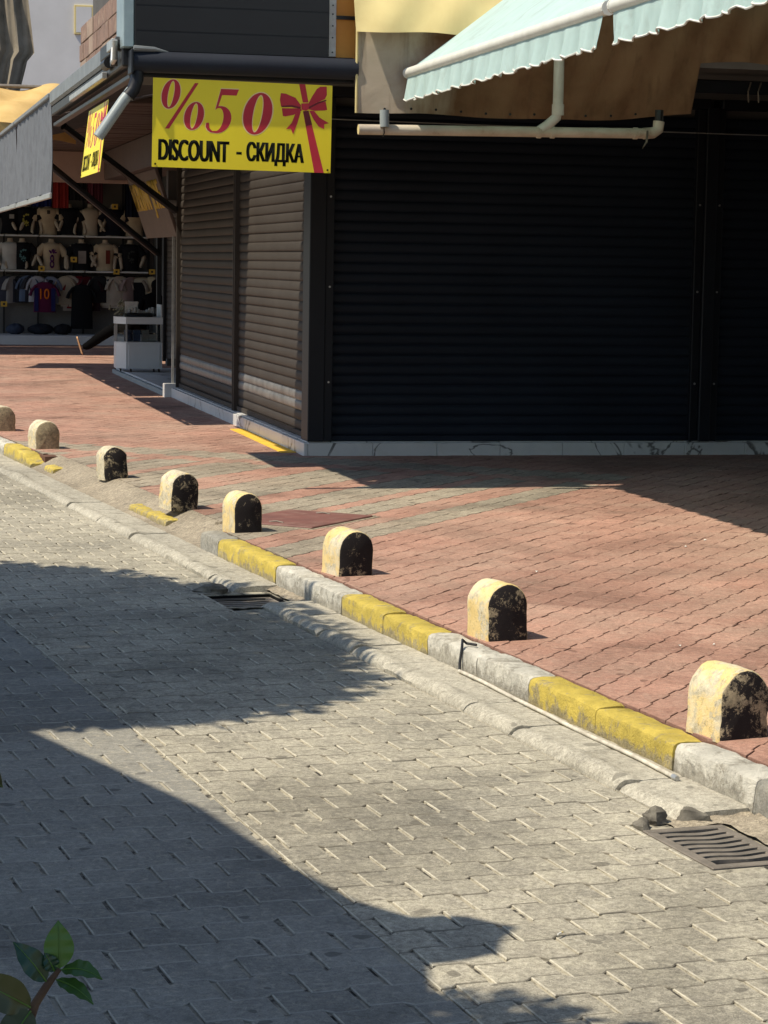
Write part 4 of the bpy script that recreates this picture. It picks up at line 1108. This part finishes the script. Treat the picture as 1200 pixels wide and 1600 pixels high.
def mannequin(px_, z, shirt, label, prt=None, pose=0, flip=1, face=0.0):
    x = -.94+px_/250*3.0
    t = tag(empty('mannequin_torso', bworld(x, SL+.25, z), AL+face), label, 'mannequin', 'dressed torsos on the shelves')
    torso_mb().build('torso', SKIN, t, smooth=True)
    for s in (-1, 1):
        sh, el, ha = limb(s, (pose if s*flip > 0 else 1-pose))
        MB().tube([sh, el, ha, (ha[0]-s*.02, ha[1]-.03, ha[2]-.03)], [.055, .042, .030, .018], 9).build('arm', SKIN, t, smooth=True)
    if shirt:
        o = torso_mb(1.10, top=False); o.v = [p if p[2] > .02 else (p[0]*1.05, p[1]*1.05, p[2]+.01) for p in o.v]
        sm = o.build('shirt', fabric(shirt), t, smooth=True)
        for s in (-1, 1):
            sh, el, ha = limb(s, (pose if s*flip > 0 else 1-pose)); sh, el = Vector(sh), Vector(el)
            MB().tube([sh-Vector((s*.05, 0, -.01)), sh+(el-sh)*.4, sh+(el-sh)*.85], [.075, .072, .078], 10).build('sleeve', fabric(shirt), sm, smooth=True)
        if prt:
            for (kind, col, x0, x1, z0, z1) in prt:
                if kind == 'box':
                    q = MB().box(x0, x1, -.1245, -.118, z0, z1, c=.002); q.build('print', fabric(col), sm)
                elif kind == 'blob':
                    rnd = random.Random(int(x0*1000)+7); q = MB()
                    for k in range(16):
                        cx, cz = rnd.uniform(x0, x1), rnd.uniform(z0, z1); r = rnd.uniform(.01, .024)
                        q.prism([(cx+r*math.cos(a_)*rnd.uniform(.6, 1.2), cz+r*math.sin(a_)*rnd.uniform(.6, 1.4)) for a_ in [i*math.pi/4 for i in range(8)]], lambda u, v, d: (u, d, v), -.122-.0004*k, -.116)
                    q.build('print', fabric(col), sm)
                else:
                    me = thicken(text_mesh(kind, x0, x1, z0, z1, .01), -.118, .008); me.materials.append(fabric(col)); link('print', me, sm)
    return t
BK, TN, WT = (.010, .010, .012), (.50, .38, .25), (.50, .47, .43)
r1, r2 = 2.187, 1.517
mannequin(14, r1, BK, 'black shirt with small white chest patch, leftmost of the top shelf', [('box', (.35, .33, .30), -.02, .07, .30, .38)])
mannequin(38, r1, BK, 'black shirt with yellow chest print on the top shelf', [('blob', (.35, .30, .06), -.06, .05, .12, .40)], 1)
mannequin(74, r1, TN, 'tan shirt with dark neck opening on the top shelf', [('box', (.06, .045, .035), -.03, .03, .40, .47)], 0)
mannequin(107, r1, BK, 'plain black shirt between two bare beige torsos on the top shelf', None, 1)
mannequin(141, r1, None, 'bare beige torso with bent arms on the top shelf', None, 0)
mannequin(178, r1, (.012, .012, .02), 'plain dark shirt under the yellow tag on the top shelf', None, 1)
mannequin(212, r1, TN, 'tan shirt half hidden by the diagonal arm on the top shelf', None, 0, -1)
mannequin(14, r2, WT, 'white shirt, leftmost of the lower shelf', None, 1)
mannequin(33, r2, BK, 'black shirt with teal portrait print on the lower shelf', [('blob', (.10, .20, .20), -.06, .06, .12, .40)], 0)
mannequin(79, r2, TN, 'beige shirt with purple number on the lower shelf', [('8', (.09, .02, .09), -.04, .05, .04, .30), ('blob', (.09, .02, .09), -.05, .08, .33, .40)], 1)
mannequin(127, r2, BK, 'black shirt with pale square print on the lower shelf', [('box', (.30, .25, .22), -.07, .08, .14, .38)], 0)
mannequin(165, r2, TN, 'beige shirt with dark red panel print on the lower shelf', [('box', (.16, .03, .02), -.0, .08, .14, .40)], 1)
mannequin(205, r2, BK, 'large black shirt with faint grey print on the lower shelf', [('blob', (.05, .05, .045), -.06, .06, .12, .40)], 0)
def hung_shirt(px_, zt, h, wd, c, label, y=.2, rz=0, prt=None, slv=True):
    x = -.94+px_/250*3.0
    t = tag(empty('hanging_shirt', bworld(x, SL+y, zt), AL+rz), label, 'shirt', 'shirts hanging on the rails')
    st = [(-h, wd*.5), (-h*.6, wd*.48), (-.16, wd*.46), (-.07, wd*.47), (-.03, wd*.32), (-.005, wd*.16)]
    MB().tube([(0, 0, z) for z, r in st], [r for z, r in st], 14, flat=.22).build('body', fabric(c), t, smooth=True)
    for s in (-1, 1):
        MB().tube([(s*wd*.40, 0, -.07), (s*wd*.58, 0, -.17), (s*wd*.66, 0, -.27)], [.06, .065, .07], 9, flat=.45).build('sleeve', fabric(c), t, smooth=True)
    MB().tube([(-wd*.3, 0, -.03), (0, 0, .02), (0, 0, .06), (.02, 0, .085), (.0, 0, .1)], .006, 6).build('hanger', MT['black'], t)
    for (kind, col, x0, x1, z0, z1) in (prt or []):
        yy = -wd*.5*.22-.004
        if kind == 'box': MB().box(x0, x1, yy-.004, yy+.012, z0, z1, c=.001).build('print', fabric(col), t)
        else:
            me = thicken(text_mesh(kind, x0, x1, z0, z1, .012), yy, .012); me.materials.append(fabric(col)); link('print', me, t)
    return t
zt = 1.42
for i, (p_, h_, w2, c_, lb) in enumerate([
    (42, .50, .34, (.10, .13, .20), 'pale blue shirt at the left end of the rail'), (50, .52, .36, (.03, .03, .04), 'dark shirt behind the numbered jersey'),
    (57, .50, .36, (.48, .46, .50), 'white shirt just behind the numbered jersey'),
    (101, .55, .34, (.34, .27, .20), 'beige shirt left of the red one on the rail'), (108, .60, .36, (.44, .36, .30), 'cream shirt tucked behind the red one'),
    (122, .62, .44, (.19, .012, .022), 'dark red shirt hanging in the middle of the rail'), (136, .62, .36, (.09, .01, .016), 'maroon shirt right of the red one'),
    (156, .52, .36, (.02, .02, .022), 'black shirt at the start of the right-hand rail'), (166, .56, .40, (.46, .40, .32), 'cream shirt on the right-hand rail'),
    (176, .60, .42, (.40, .32, .26), 'beige shirt on the right-hand rail above the stretched leg'), (188, .56, .42, (.44, .36, .29), 'sand coloured shirt behind the flowers on the cart'),
    (206, .50, .36, (.30, .21, .19), 'dusty pink shirt right of the card'), (224, .60, .48, (.46, .40, .30), 'cream shirt with a black front panel above the cart'),
    (240, .60, .36, (.45, .37, .25), 'yellowish cream shirt at the right end of the rail')]):
    hung_shirt(p_, zt+.01*math.sin(i*2), h_, w2, c_, lb, .22+.03*math.sin(i*1.7), .5*math.sin(i*1.3), [('box', BK, -.17, .06, -.48, -.10)] if i == 12 else None)
hung_shirt(67, 1.30, .58, .42, (.10, .012, .045), 'maroon and blue jersey with an orange number 10', .02, 0,
           [('box', (.02, .02, .09), -.20, -.12, -.56, -.12), ('box', (.02, .02, .09), .12, .20, -.56, -.12), ('10', (.75, .17, .02), -.09, .09, -.33, -.13)])
hung_shirt(126, 1.26, .85, .42, (.008, .008, .009), 'long black garment hanging in front of the red shirt', .02, 0)
for i, (p_, h_, w2, c_, lb) in enumerate([(8, .50, .36, (.05, .05, .07), 'navy shirt at the far left of the rail'), (20, .52, .36, (.30, .28, .27), 'light grey shirt near the left end of the rail'), (30, .50, .34, (.02, .02, .025), 'black shirt near the left end of the rail'),
    (78, .52, .34, (.20, .22, .30), 'blue grey shirt just right of the numbered jersey'), (88, .50, .34, (.015, .015, .02), 'black shirt between the jersey and the beige shirt'), (114, .66, .38, (.40, .34, .30), 'pale shirt showing behind the long black garment'),
    (144, .64, .36, (.03, .012, .016), 'very dark red shirt beside the maroon one'), (150, .56, .36, (.30, .24, .20), 'taupe shirt at the gap of the right-hand rail'), (196, .56, .40, (.03, .03, .032), 'charcoal shirt behind the card'), (215, .58, .40, (.35, .28, .22), 'oatmeal shirt above the soap bags')]):
    hung_shirt(p_, zt-.02+.012*math.sin(i*3), h_, w2, c_, lb, .30+.03*math.sin(i*1.7), .6*math.sin(i*1.9))
def hung_cloth(px0, px1, z0, z1, c, label, y=-.1):
    x0, x1 = -.94+px0/250*3, -.94+px1/250*3
    mb = MB(); mb.sheet(lambda u, v: (x0+(x1-x0)*u, .02*math.sin(u*14)+.015*math.sin(u*31), z0+(z1-z0)*v), 20, 4, (0, -1, 0), .004)
    tag(mb.build('hanging_cloth', fabric(c), None, smooth=True, loc=bworld(0, SL+y, 0), rz=AL), label, 'cloth', 'cloths hung under the shop ceiling')
hung_cloth(78, 104, 2.70, 3.4, (.30, .03, .025), 'red cloth hung high in the clothes shop')
hung_cloth(45, 77, 2.72, 3.4, (.012, .018, .09), 'dark blue cloth hung high beside the red one')
hung_cloth(104, 132, 2.85, 3.4, (.015, .014, .016), 'black lacy cloth hung high in the middle of the clothes shop')
hung_cloth(133, 158, 2.80, 3.4, (.12, .03, .045), 'faded wine red cloth hung high in the clothes shop')
hung_cloth(192, 222, 2.55, 3.4, (.008, .010, .022), 'dark cloth hung high under the yellow lettered sign', -.2)
YT = plain('price_tag_yellow', (.62, .38, .05), (.5, .28, .04), 8)
for (p_, z_, lb) in ((62, 1.50, 'below the beige numbered shirt'), (113, 1.68, 'beside the square print shirt'), (181, 1.46, 'under the red panel shirt'), (238, 1.47, 'at the right end of the lower shelf'), (178, 2.70, 'over the dark shirt of the top shelf'), (3, .82, 'low at the left edge')):
    tg_ = tag(empty('price_tag', bworld(-.94+p_/250*3, SL+.0, z_), AL), 'yellow price tag '+lb, 'price tag', 'yellow price tags')
    MB().box(-.06, .06, -.004, .004, 0, .10, c=.002).build('card', YT, tg_)
    MB().box(-.02, .02, -.006, -.0042, .03, .07).build('print', MT['black'], tg_)
for (p_, s_, c_, lb) in ((20, .5, (.05, .06, .09), 'dark folded cloth bundle at the left of the platform'), (60, .7, (.02, .022, .03), 'black folded cloth bundle below the jersey'), (95, .5, (.015, .015, .018), 'black bag beside the long garment')):
    mb = MB(); mb.grid(lambda u, v: (s_*.35*math.cos(u*2*math.pi)*math.cos((v-.5)*math.pi)*(1+.1*math.sin(u*19)), .15*math.sin(u*2*math.pi)*math.cos((v-.5)*math.pi), .1+.1*math.sin((v-.5)*math.pi)+.01*math.sin(u*23)), 18, 8)
    tag(mb.build('cloth_bundle', fabric(c_), None, smooth=True, loc=bworld(-.94+p_/250*3, SL-.05, PV+.17), rz=AL), lb, 'bundle')

# person seated behind the cart, one leg stretched out into the passage
def skinned(name, verts, edges, mat, parent=None):
    me = bpy.data.meshes.new(name); me.from_pydata([v[0] for v in verts], edges, []); me.materials.append(mat)
    o = bpy.data.objects.new(name, me); COL.objects.link(o); o.parent = parent
    md = o.modifiers.new('skin', 'SKIN'); md.use_smooth_shade = True
    for i, v in enumerate(verts):
        sv = me.skin_vertices[0].data[i]; sv.radius = (v[1], v[2] if len(v) > 2 else v[1]); sv.use_root = (i == 0)
    s_ = o.modifiers.new('sub', 'SUBSURF'); s_.levels = 2; s_.render_levels = 2
    dg = bpy.context.evaluated_depsgraph_get(); m2 = bpy.data.meshes.new_from_object(o.evaluated_get(dg))
    o.modifiers.clear(); o.data = m2; m2.materials.clear(); m2.materials.append(mat)
    m2.polygons.foreach_set('material_index', [0]*len(m2.polygons)); m2.polygons.foreach_set('use_smooth', [True]*len(m2.polygons)); m2.update()
    return o
FL = .205
PX, PY = -4.06, 37.4          # hip
blk = plain('black_clothes', (.004, .004, .0045), (.003, .003, .003), 6, .95, .03)
skn = plain('person_skin', (.40, .24, .16), (.34, .20, .13), 6, .6, .3)
pv = [((0, 0, .50), .135, .12), ((.09, .01, .64), .125, .10), ((.17, .02, .80), .15, .10), ((.22, .02, .93), .12, .09), ((.25, .0, 1.01), .05), ((.27, -.03, 1.10), .075, .085),
      ((-.12, .0, .50), .11), ((-.45, .03, .40), .10), ((-.66, .07, .26), .09), ((-.87, .12, .11), .075), ((-.95, .13, .10), .045),
      ((.06, -.10, .50), .10), ((-.14, -.32, .52), .085), ((-.10, -.28, .28), .07), ((-.08, -.26, .08), .05), ((-.08, -.38, .045), .032),
      ((.07, .0, .91), .055), ((.0, -.14, .70), .045), ((.02, -.26, .60), .035), ((.0, -.33, .57), .03),
      ((.37, .0, .91), .055), ((.38, -.14, .70), .045), ((.26, -.26, .60), .035), ((.18, -.32, .57), .03)]
pe = [(0, 1), (1, 2), (2, 3), (3, 4), (4, 5), (0, 6), (6, 7), (7, 8), (8, 9), (9, 10), (0, 11), (11, 12), (12, 13), (13, 14), (14, 15), (3, 16), (16, 17), (17, 18), (18, 19), (3, 20), (20, 21), (21, 22), (22, 23)]
per = tag(empty('person', (PX, PY, FL), 0), 'person in black sitting behind the cart with one leg and tan sandal stretched out', 'person')
skinned('body', pv, pe, blk, per)
mb = MB(); mb.grid(lambda u, v: (.28+.088*math.cos(u*2*math.pi)*math.cos((v-.5)*math.pi), -.015+.098*math.sin(u*2*math.pi)*math.cos((v-.5)*math.pi), 1.13+.10*math.sin((v-.5)*math.pi)), 14, 8)
mb.build('hair', blk, per, smooth=True)
SND = plain('tan_sandal', (.50, .30, .16), (.40, .23, .12), 6, .7, .3)
mb = MB()
mb.prism([(-.05, -.14), (-.035, .12), (.0, .15), (.035, .12), (.045, -.12), (.0, -.16)], lambda u, v, d: (-.99+d-.30*v, .13+u, .13+v*.95), -.012, .012)
mb.build('sandal', SND, per)
mb = MB(); mb.prism([(-.05, -.13), (-.035, .1), (.0, .13), (.035, .1), (.045, -.11), (.0, -.14)], lambda u, v, d: (-.08+u, -.34+v, .02+d), -.02, .0); mb.build('sandal', SND, per)
st_ = tag(empty('stool', (PX+.02, PY+.02, FL), 0), 'dark stool under the person behind the cart', 'stool')
MB().tube([(0, 0, .37), (0, 0, .40)], .17, 16).build('seat', MT['black'], st_)
for q in range(4): MB().tube([(.12*math.cos(q*1.57+.8), .12*math.sin(q*1.57+.8), .37), (.16*math.cos(q*1.57+.8), .16*math.sin(q*1.57+.8), .0)], .014, 7).build('leg', MT['black'], st_)

# ------------------------------------------------------------------ far background on the left
fb = tag(empty('plaster_building', (-10, 60, 0), R_(8)), 'plain pale grey plaster building behind the ochre awning', 'building')
MB().box(-8, 9, 0, 8, -.2, 16).build('wall', MT['plaster'], fb)
MB().box(1.75, 2.25, -.06, -.002, 7.55, 8.3, c=.01).build('window_frame', MT['tarp_yellow'], fb)
MB().box(1.8, 2.2, -.064, -.0605, 7.6, 8.25).build('pane', MT['plaster'], fb)
MB().box(2.62, 2.86, -.08, -.002, 8.3, 9.3, c=.01).build('white_board', MT['whitepaint'], fb)
oa = tag(empty('ochre_awning', bworld(-1.9, 16.2, 4.3), AL), 'sunlit ochre canvas awning beyond the grey valances', 'awning')
mb = MB(); mb.sheet(lambda u, v: (-1.6+2.95*u, -1.5*(1-v), -.62*(1-v)+.05*math.sin(u*9+v*5)+.03*math.sin(u*23-v*7)), 60, 14, (0, -.4, .9), .003); mb.build('canvas', MT['yellowcloth'], oa, smooth=True)
mb = MB(); mb.sheet(lambda u, v: (-1.6+2.95*u, -1.5+.015*math.sin(u*30), -.62-.02+.03*math.sin(u*23)-.24*(1-v)), 60, 4, (0, -1, 0), .003); mb.build('valance', MT['yellowcloth'], oa, smooth=True)
MB().tube([(-1.6, .0, .0), (1.35, .0, .0)], .03, 8).build('back_bar', MT['iron'], oa)
hsx = tag(empty('hanging_sheet', (-7.5, 45, 5.05), R_(6)), 'crumpled beige sheet hanging high at the top left corner', 'sheet')
mb = MB()
def hsf(u, v):
    wd = .25+.32*math.sin(min(1, v*1.5)*1.4); x = -.75+(.75+wd)*u if v < .3 else -.75+(.75+.55-.28*(v-.3))*u
    return (x, .06*math.sin(u*21+v*3)+.03*math.sin(u*47), v*2.4-.12*u*(1-v))
mb.sheet(hsf, 40, 16, (0, -1, 0), .004); mb.build('cloth', MT['beigecloth'], hsx, smooth=True)
MB().tube([(-1.2, .1, 2.42), (.9, .1, 2.42)], .02, 8).build('rod', MT['iron'], hsx)
tag(MB().tube([(-8.6, 44, 6.25), (-6.5, 43.5, 7.1), (-4.5, 43, 8.2)], .014, 6).build('wire', MT['cable'], None), 'thin wire slanting across the pale plaster wall', 'wire')

# ------------------------------------------------------------------ the side of the road the shade comes from
def leaf_mat(name, c, c2, tr=.35, rough=.4):
    k = NB(name); f = k.noise(9, 3, .5, 'P'); col = k.ramp(f, [(.3, c2), (.7, c)]); k.color(col); k.finish(rough, .45)
    t = k.n.new('ShaderNodeBsdfTranslucent'); k.l.new(col, t.inputs[0]); mx = k.n.new('ShaderNodeMixShader'); mx.inputs[0].default_value = tr
    k.l.new(k.b.outputs[0], mx.inputs[1]); k.l.new(t.outputs[0], mx.inputs[2]); k.l.new(mx.outputs[0], k.out.inputs[0]); return k.m
LF = leaf_mat('tree_leaf', (.07, .12, .03), (.035, .07, .018))
BARK = plain('bark', (.16, .12, .085), (.08, .06, .045), 12, .9, .2, 0, .8, 40)
def inside(p, poly):
    c = False; n = len(poly)
    for i in range(n):
        a_, b_ = poly[i], poly[i-1]
        if (a_[1] > p[1]) != (b_[1] > p[1]) and p[0] < (b_[0]-a_[0])*(p[1]-a_[1])/(b_[1]-a_[1])+a_[0]: c = not c
    return c
def tree(base, label, clumps, nleaf, leaf, rc, seed):
    rnd = random.Random(seed); t = tag(empty('street_tree', base), label, 'tree', 'trees shading the road')
    B = Vector(base); hb = min(c.z for c in clumps)
    cen = sum(clumps, Vector())/len(clumps)-B
    fork = Vector((cen.x*.25, cen.y*.25, (hb-B.z)*.62))
    mb = MB(); mb.tube([(0, 0, -.1), (.02, 0, fork.z*.3), (fork.x*.5, fork.y*.5, fork.z*.7), tuple(fork)], [.15, .12, .10, .085], 10)
    mb.build('trunk', BARK, t, smooth=True)
    mb = MB()
    for c in clumps[::17]:
        q = c-B; m_ = fork+(q-fork)*.5+Vector((rnd.gauss(0, .1), rnd.gauss(0, .1), -.15)); mb.tube([fork, m_, q], [.05, .028, .008], 6)
    mb.build('limbs', BARK, t, smooth=True)
    mb = MB()
    for i in range(nleaf):
        c = clumps[i % len(clumps)]-B; d = Vector((rnd.gauss(0, 1), rnd.gauss(0, 1), rnd.gauss(0, .8))); d = d.normalized()*rc*rnd.random()**.45
        p = c+d; x = Vector((rnd.gauss(0, 1), rnd.gauss(0, 1), rnd.gauss(0, .5))).normalized(); n_ = x.cross(Vector((rnd.gauss(0, .5), rnd.gauss(0, .5), 1))).normalized()
        l_ = leaf*rnd.uniform(.6, 1.2); w_ = l_*.28
        mb.add([p, p+x*l_*.45+n_*w_, p+x*l_, p+x*l_*.45-n_*w_], [(0, 1, 2, 3)])
    mb.build('crown', LF, t, fix=False); return t
PB = [(-2.6, 13.05), (-1.6, 12.72), (-1.0, 12.15), (-.62, 11.6), (-.26, 10.4), (-.12, 9.6), (-.22, 9.15), (-.52, 8.75), (-.9, 8.5), (-1.3, 8.46), (-2.6, 8.4), (-3.4, 9.0), (-4.0, 11.5), (-3.6, 13.1)]
rnd = random.Random(11); cl = []
for iy in range(40):
    for ix in range(34):
        p = (-4.3+ix*.13+rnd.uniform(-.05, .05), 8.3+iy*.125+rnd.uniform(-.05, .05))
        if inside(p, PB):
            h = rnd.uniform(3.5, 5.0); cl.append(Vector((p[0]-.58*h, p[1]-.29*h, h)))
for (x, y) in ((-.16, 9.55), (-.3, 9.15), (-.5, 8.9), (-.30, 10.3), (-.9, 8.75), (-.55, 11.5), (-.95, 12.1)):
    cl.append(Vector((x-.58*3.8, y-.29*3.8, 3.8)))
tree((-4.9, 9.5, -.05), 'leafy tree outside the left edge that shades the middle of the road', cl, 42000, .115, .20, 5)
cl = []
for k in range(16):
    x = -1.50-.06*rnd.random()-.62*rnd.random(); y = 3.55+.62*rnd.random(); cl.append(Vector((x, y, 3.25+.5*rnd.random())))
for (x, y) in ((.20, 5.08), (.36, 5.13), (.5, 5.0)): cl.append(Vector((x-.58*3.2, y-.29*3.2, 3.2)))
tree((-4.75, 3.3, -.05), 'smaller tree outside the left edge that shades the bottom of the road', cl, 1500, .10, .16, 6)
# flat canopy over the near pavement on the left
cp = tag(empty('flat_canopy', (-3.5, 4.0, 0)), 'flat canopy on posts outside the left edge that shades the near road', 'canopy')
SHH = 2.95; sx, sy = .58*SHH, .29*SHH
edge = [(-2.6, 10.25), (-1.219, 8.138), (-.6, 7.155), (-.322, 6.543), (-.088, 6.118), (.087, 5.944), (.098, 5.5), (.105, 5.10), (.13, 4.95)]
poly = [(x-sx+3.5, y-sy-4.0) for x, y in edge]+[(2.55, .0), (2.55, -5.0), (-1.0, -5.0), (-1.0, 5.4)]
MB().prism(poly, lambda u, v, d: (u, v, d), SHH, SHH+.06).build('roof', MT['darkcloth'], cp)
for (x, y) in ((-.8, 5.0), (-.8, 0), (-.8, -4.8), (.55, 2.9), (1.2, -4.8)):
    MB().tube([(x, y, -.05), (x, y, SHH-.002)], .035, 8).build('post', MT['iron'], cp)
bump_ = [(.06, 5.97), (.15, 6.0), (.226, 5.995), (.30, 5.94), (.358, 5.90), (.315, 5.80), (.297, 5.671), (.20, 5.60), (.09, 5.58)]  # outline of an unseen added plate that casts the bump in the canopy's shadow
fl_ = tag(empty('shadow_caster', (-1.55, 5.0, SHH+.061)), 'added plate on the corner of the flat canopy outside the left edge, shaped for its shadow', 'shadow caster')
MB().prism([(x-.58*3.1+1.55, y-.29*3.1-5.0) for x, y in bump_], lambda u, v, d: (u, v, d), .03, .12).build('caster_plate', MT['dark'], fl_)
MB().box(-.10, -.02, -.12, -.06, .0, .028).build('bracket', MT['iron'], fl_)

# ------------------------------------------------------------------ shrub in the near left corner
shb = tag(empty('rubber_shrub', (-.52, 2.15, -.05)), 'glossy green leafy twig reaching into the lower left corner', 'shrub')
LD = leaf_mat('shrub_leaf_dark', (.020, .060, .030), (.012, .038, .018), .12, .3)
LB_ = leaf_mat('shrub_leaf_bright', (.12, .24, .045), (.07, .17, .03), .35, .35)
LM_ = leaf_mat('shrub_leaf_mid', (.055, .13, .025), (.035, .09, .015), .25, .35)
LO_ = leaf_mat('shrub_leaf_olive', (.055, .065, .016), (.022, .028, .010), .12, .3)
TW = plain('twig', (.10, .065, .04), (.05, .03, .022), 30, .8, .3)
OR = Vector((-.52, 2.15, -.05))
def leaf3(b, t, wd, up, mat, curl=.25, fold=.3):
    b, t, up = Vector(b)-OR, Vector(t)-OR, Vector(up).normalized(); ax = t-b; L_ = ax.length; ax.normalize()
    sd_ = ax.cross(up).normalized(); up = sd_.cross(ax)
    mb = MB(); nu, nv = 14, 6
    def fn(u, v):
        s_ = (v-.5)*2; wv = wd*.5*(math.sin(math.pi*min(1, u*1.02)**.85)**.8 if 0 < u < .98 else .02)
        p = b+ax*L_*u+sd_*s_*wv+up*(L_*curl*math.sin(math.pi*u)*.5+abs(s_)*wv*fold+.0012*math.sin(u*24)*abs(s_))
        return tuple(p)
    mb.sheet(fn, nu, nv, tuple(up), .0006)
    lf = mb.build('leaf', mat, shb, smooth=True)
    vn = MB(); vn.tube([tuple(b+ax*L_*u+up*(L_*curl*math.sin(math.pi*u)*.5+.0004)) for u in [i/10 for i in range(11)]], [.0010-.0008*i/10 for i in range(11)], 5)
    vn.build('midrib', LB_, lf); return lf
F_ = (0, -1, .25)
MB().tube([tuple(Vector(p)-OR) for p in ((-.40, 2.2, .80), (-.357, 2.2, .955), (-.339, 2.2, 1.012), (-.328, 2.2, 1.030), (-.315, 2.2, 1.048))], [.006, .005, .0045, .004, .0025], 8).build('twig', TW, shb, smooth=True)
MB().tube([tuple(Vector(p)-OR) for p in ((-.52, 2.15, -.05), (-.50, 2.15, .4), (-.43, 2.18, .72), (-.40, 2.2, .80))], [.016, .013, .008, .0055], 8).build('stem', TW, shb, smooth=True)
MB().tube([tuple(Vector(p)-OR) for p in ((-.43, 2.18, .72), (-.47, 2.2, 1.0), (-.44, 2.2, 1.22), (-.42, 2.2, 1.30))], [.008, .006, .004, .002], 8).build('twig', TW, shb, smooth=True)
leaf3((-.328, 2.198, 1.036), (-.359, 2.19, 1.078), .026, (.5, -1, .5), LD, .15, .25)
leaf3((-.3145, 2.2, 1.049), (-.317, 2.205, 1.096), .030, (.1, -1, .1), LB_, .05, .2)
leaf3((-.313, 2.2, 1.047), (-.271, 2.19, 1.042), .022, (.1, -.55, 1), LM_, .32, .2)
leaf3((-.318, 2.2, 1.037), (-.279, 2.185, 1.018), .018, (.1, -.6, 1), LM_, .25, .2)
leaf3((-.320, 2.2, 1.046), (-.329, 2.195, 1.066), .016, (.4, -1, .2), LD, .2, .3)
leaf3((-.343, 2.195, 1.010), (-.402, 2.17, 1.050), .036, (.2, -1, .4), LO_, .2, .25)
leaf3((-.342, 2.19, 1.008), (-.368, 2.16, .972), .036, (.2, -1, .5), LO_, .2, .2)
leaf3((-.40, 2.2, 1.262), (-.371, 2.2, 1.231), .022, (.1, -1, .2), LO_, .2, .2)
rnd = random.Random(2)
for k in range(22):
    z = rnd.uniform(.55, 1.3); b_ = Vector((-.46+.03*rnd.random(), 2.18, z)); a_ = rnd.uniform(1.6, 4.6)
    leaf3(b_, b_+Vector((math.cos(a_)*.06, math.sin(a_)*.05, rnd.uniform(-.02, .03))), .026, (0, -.4, 1), rnd.choice([LD, LM_, LO_]), .25, .25)
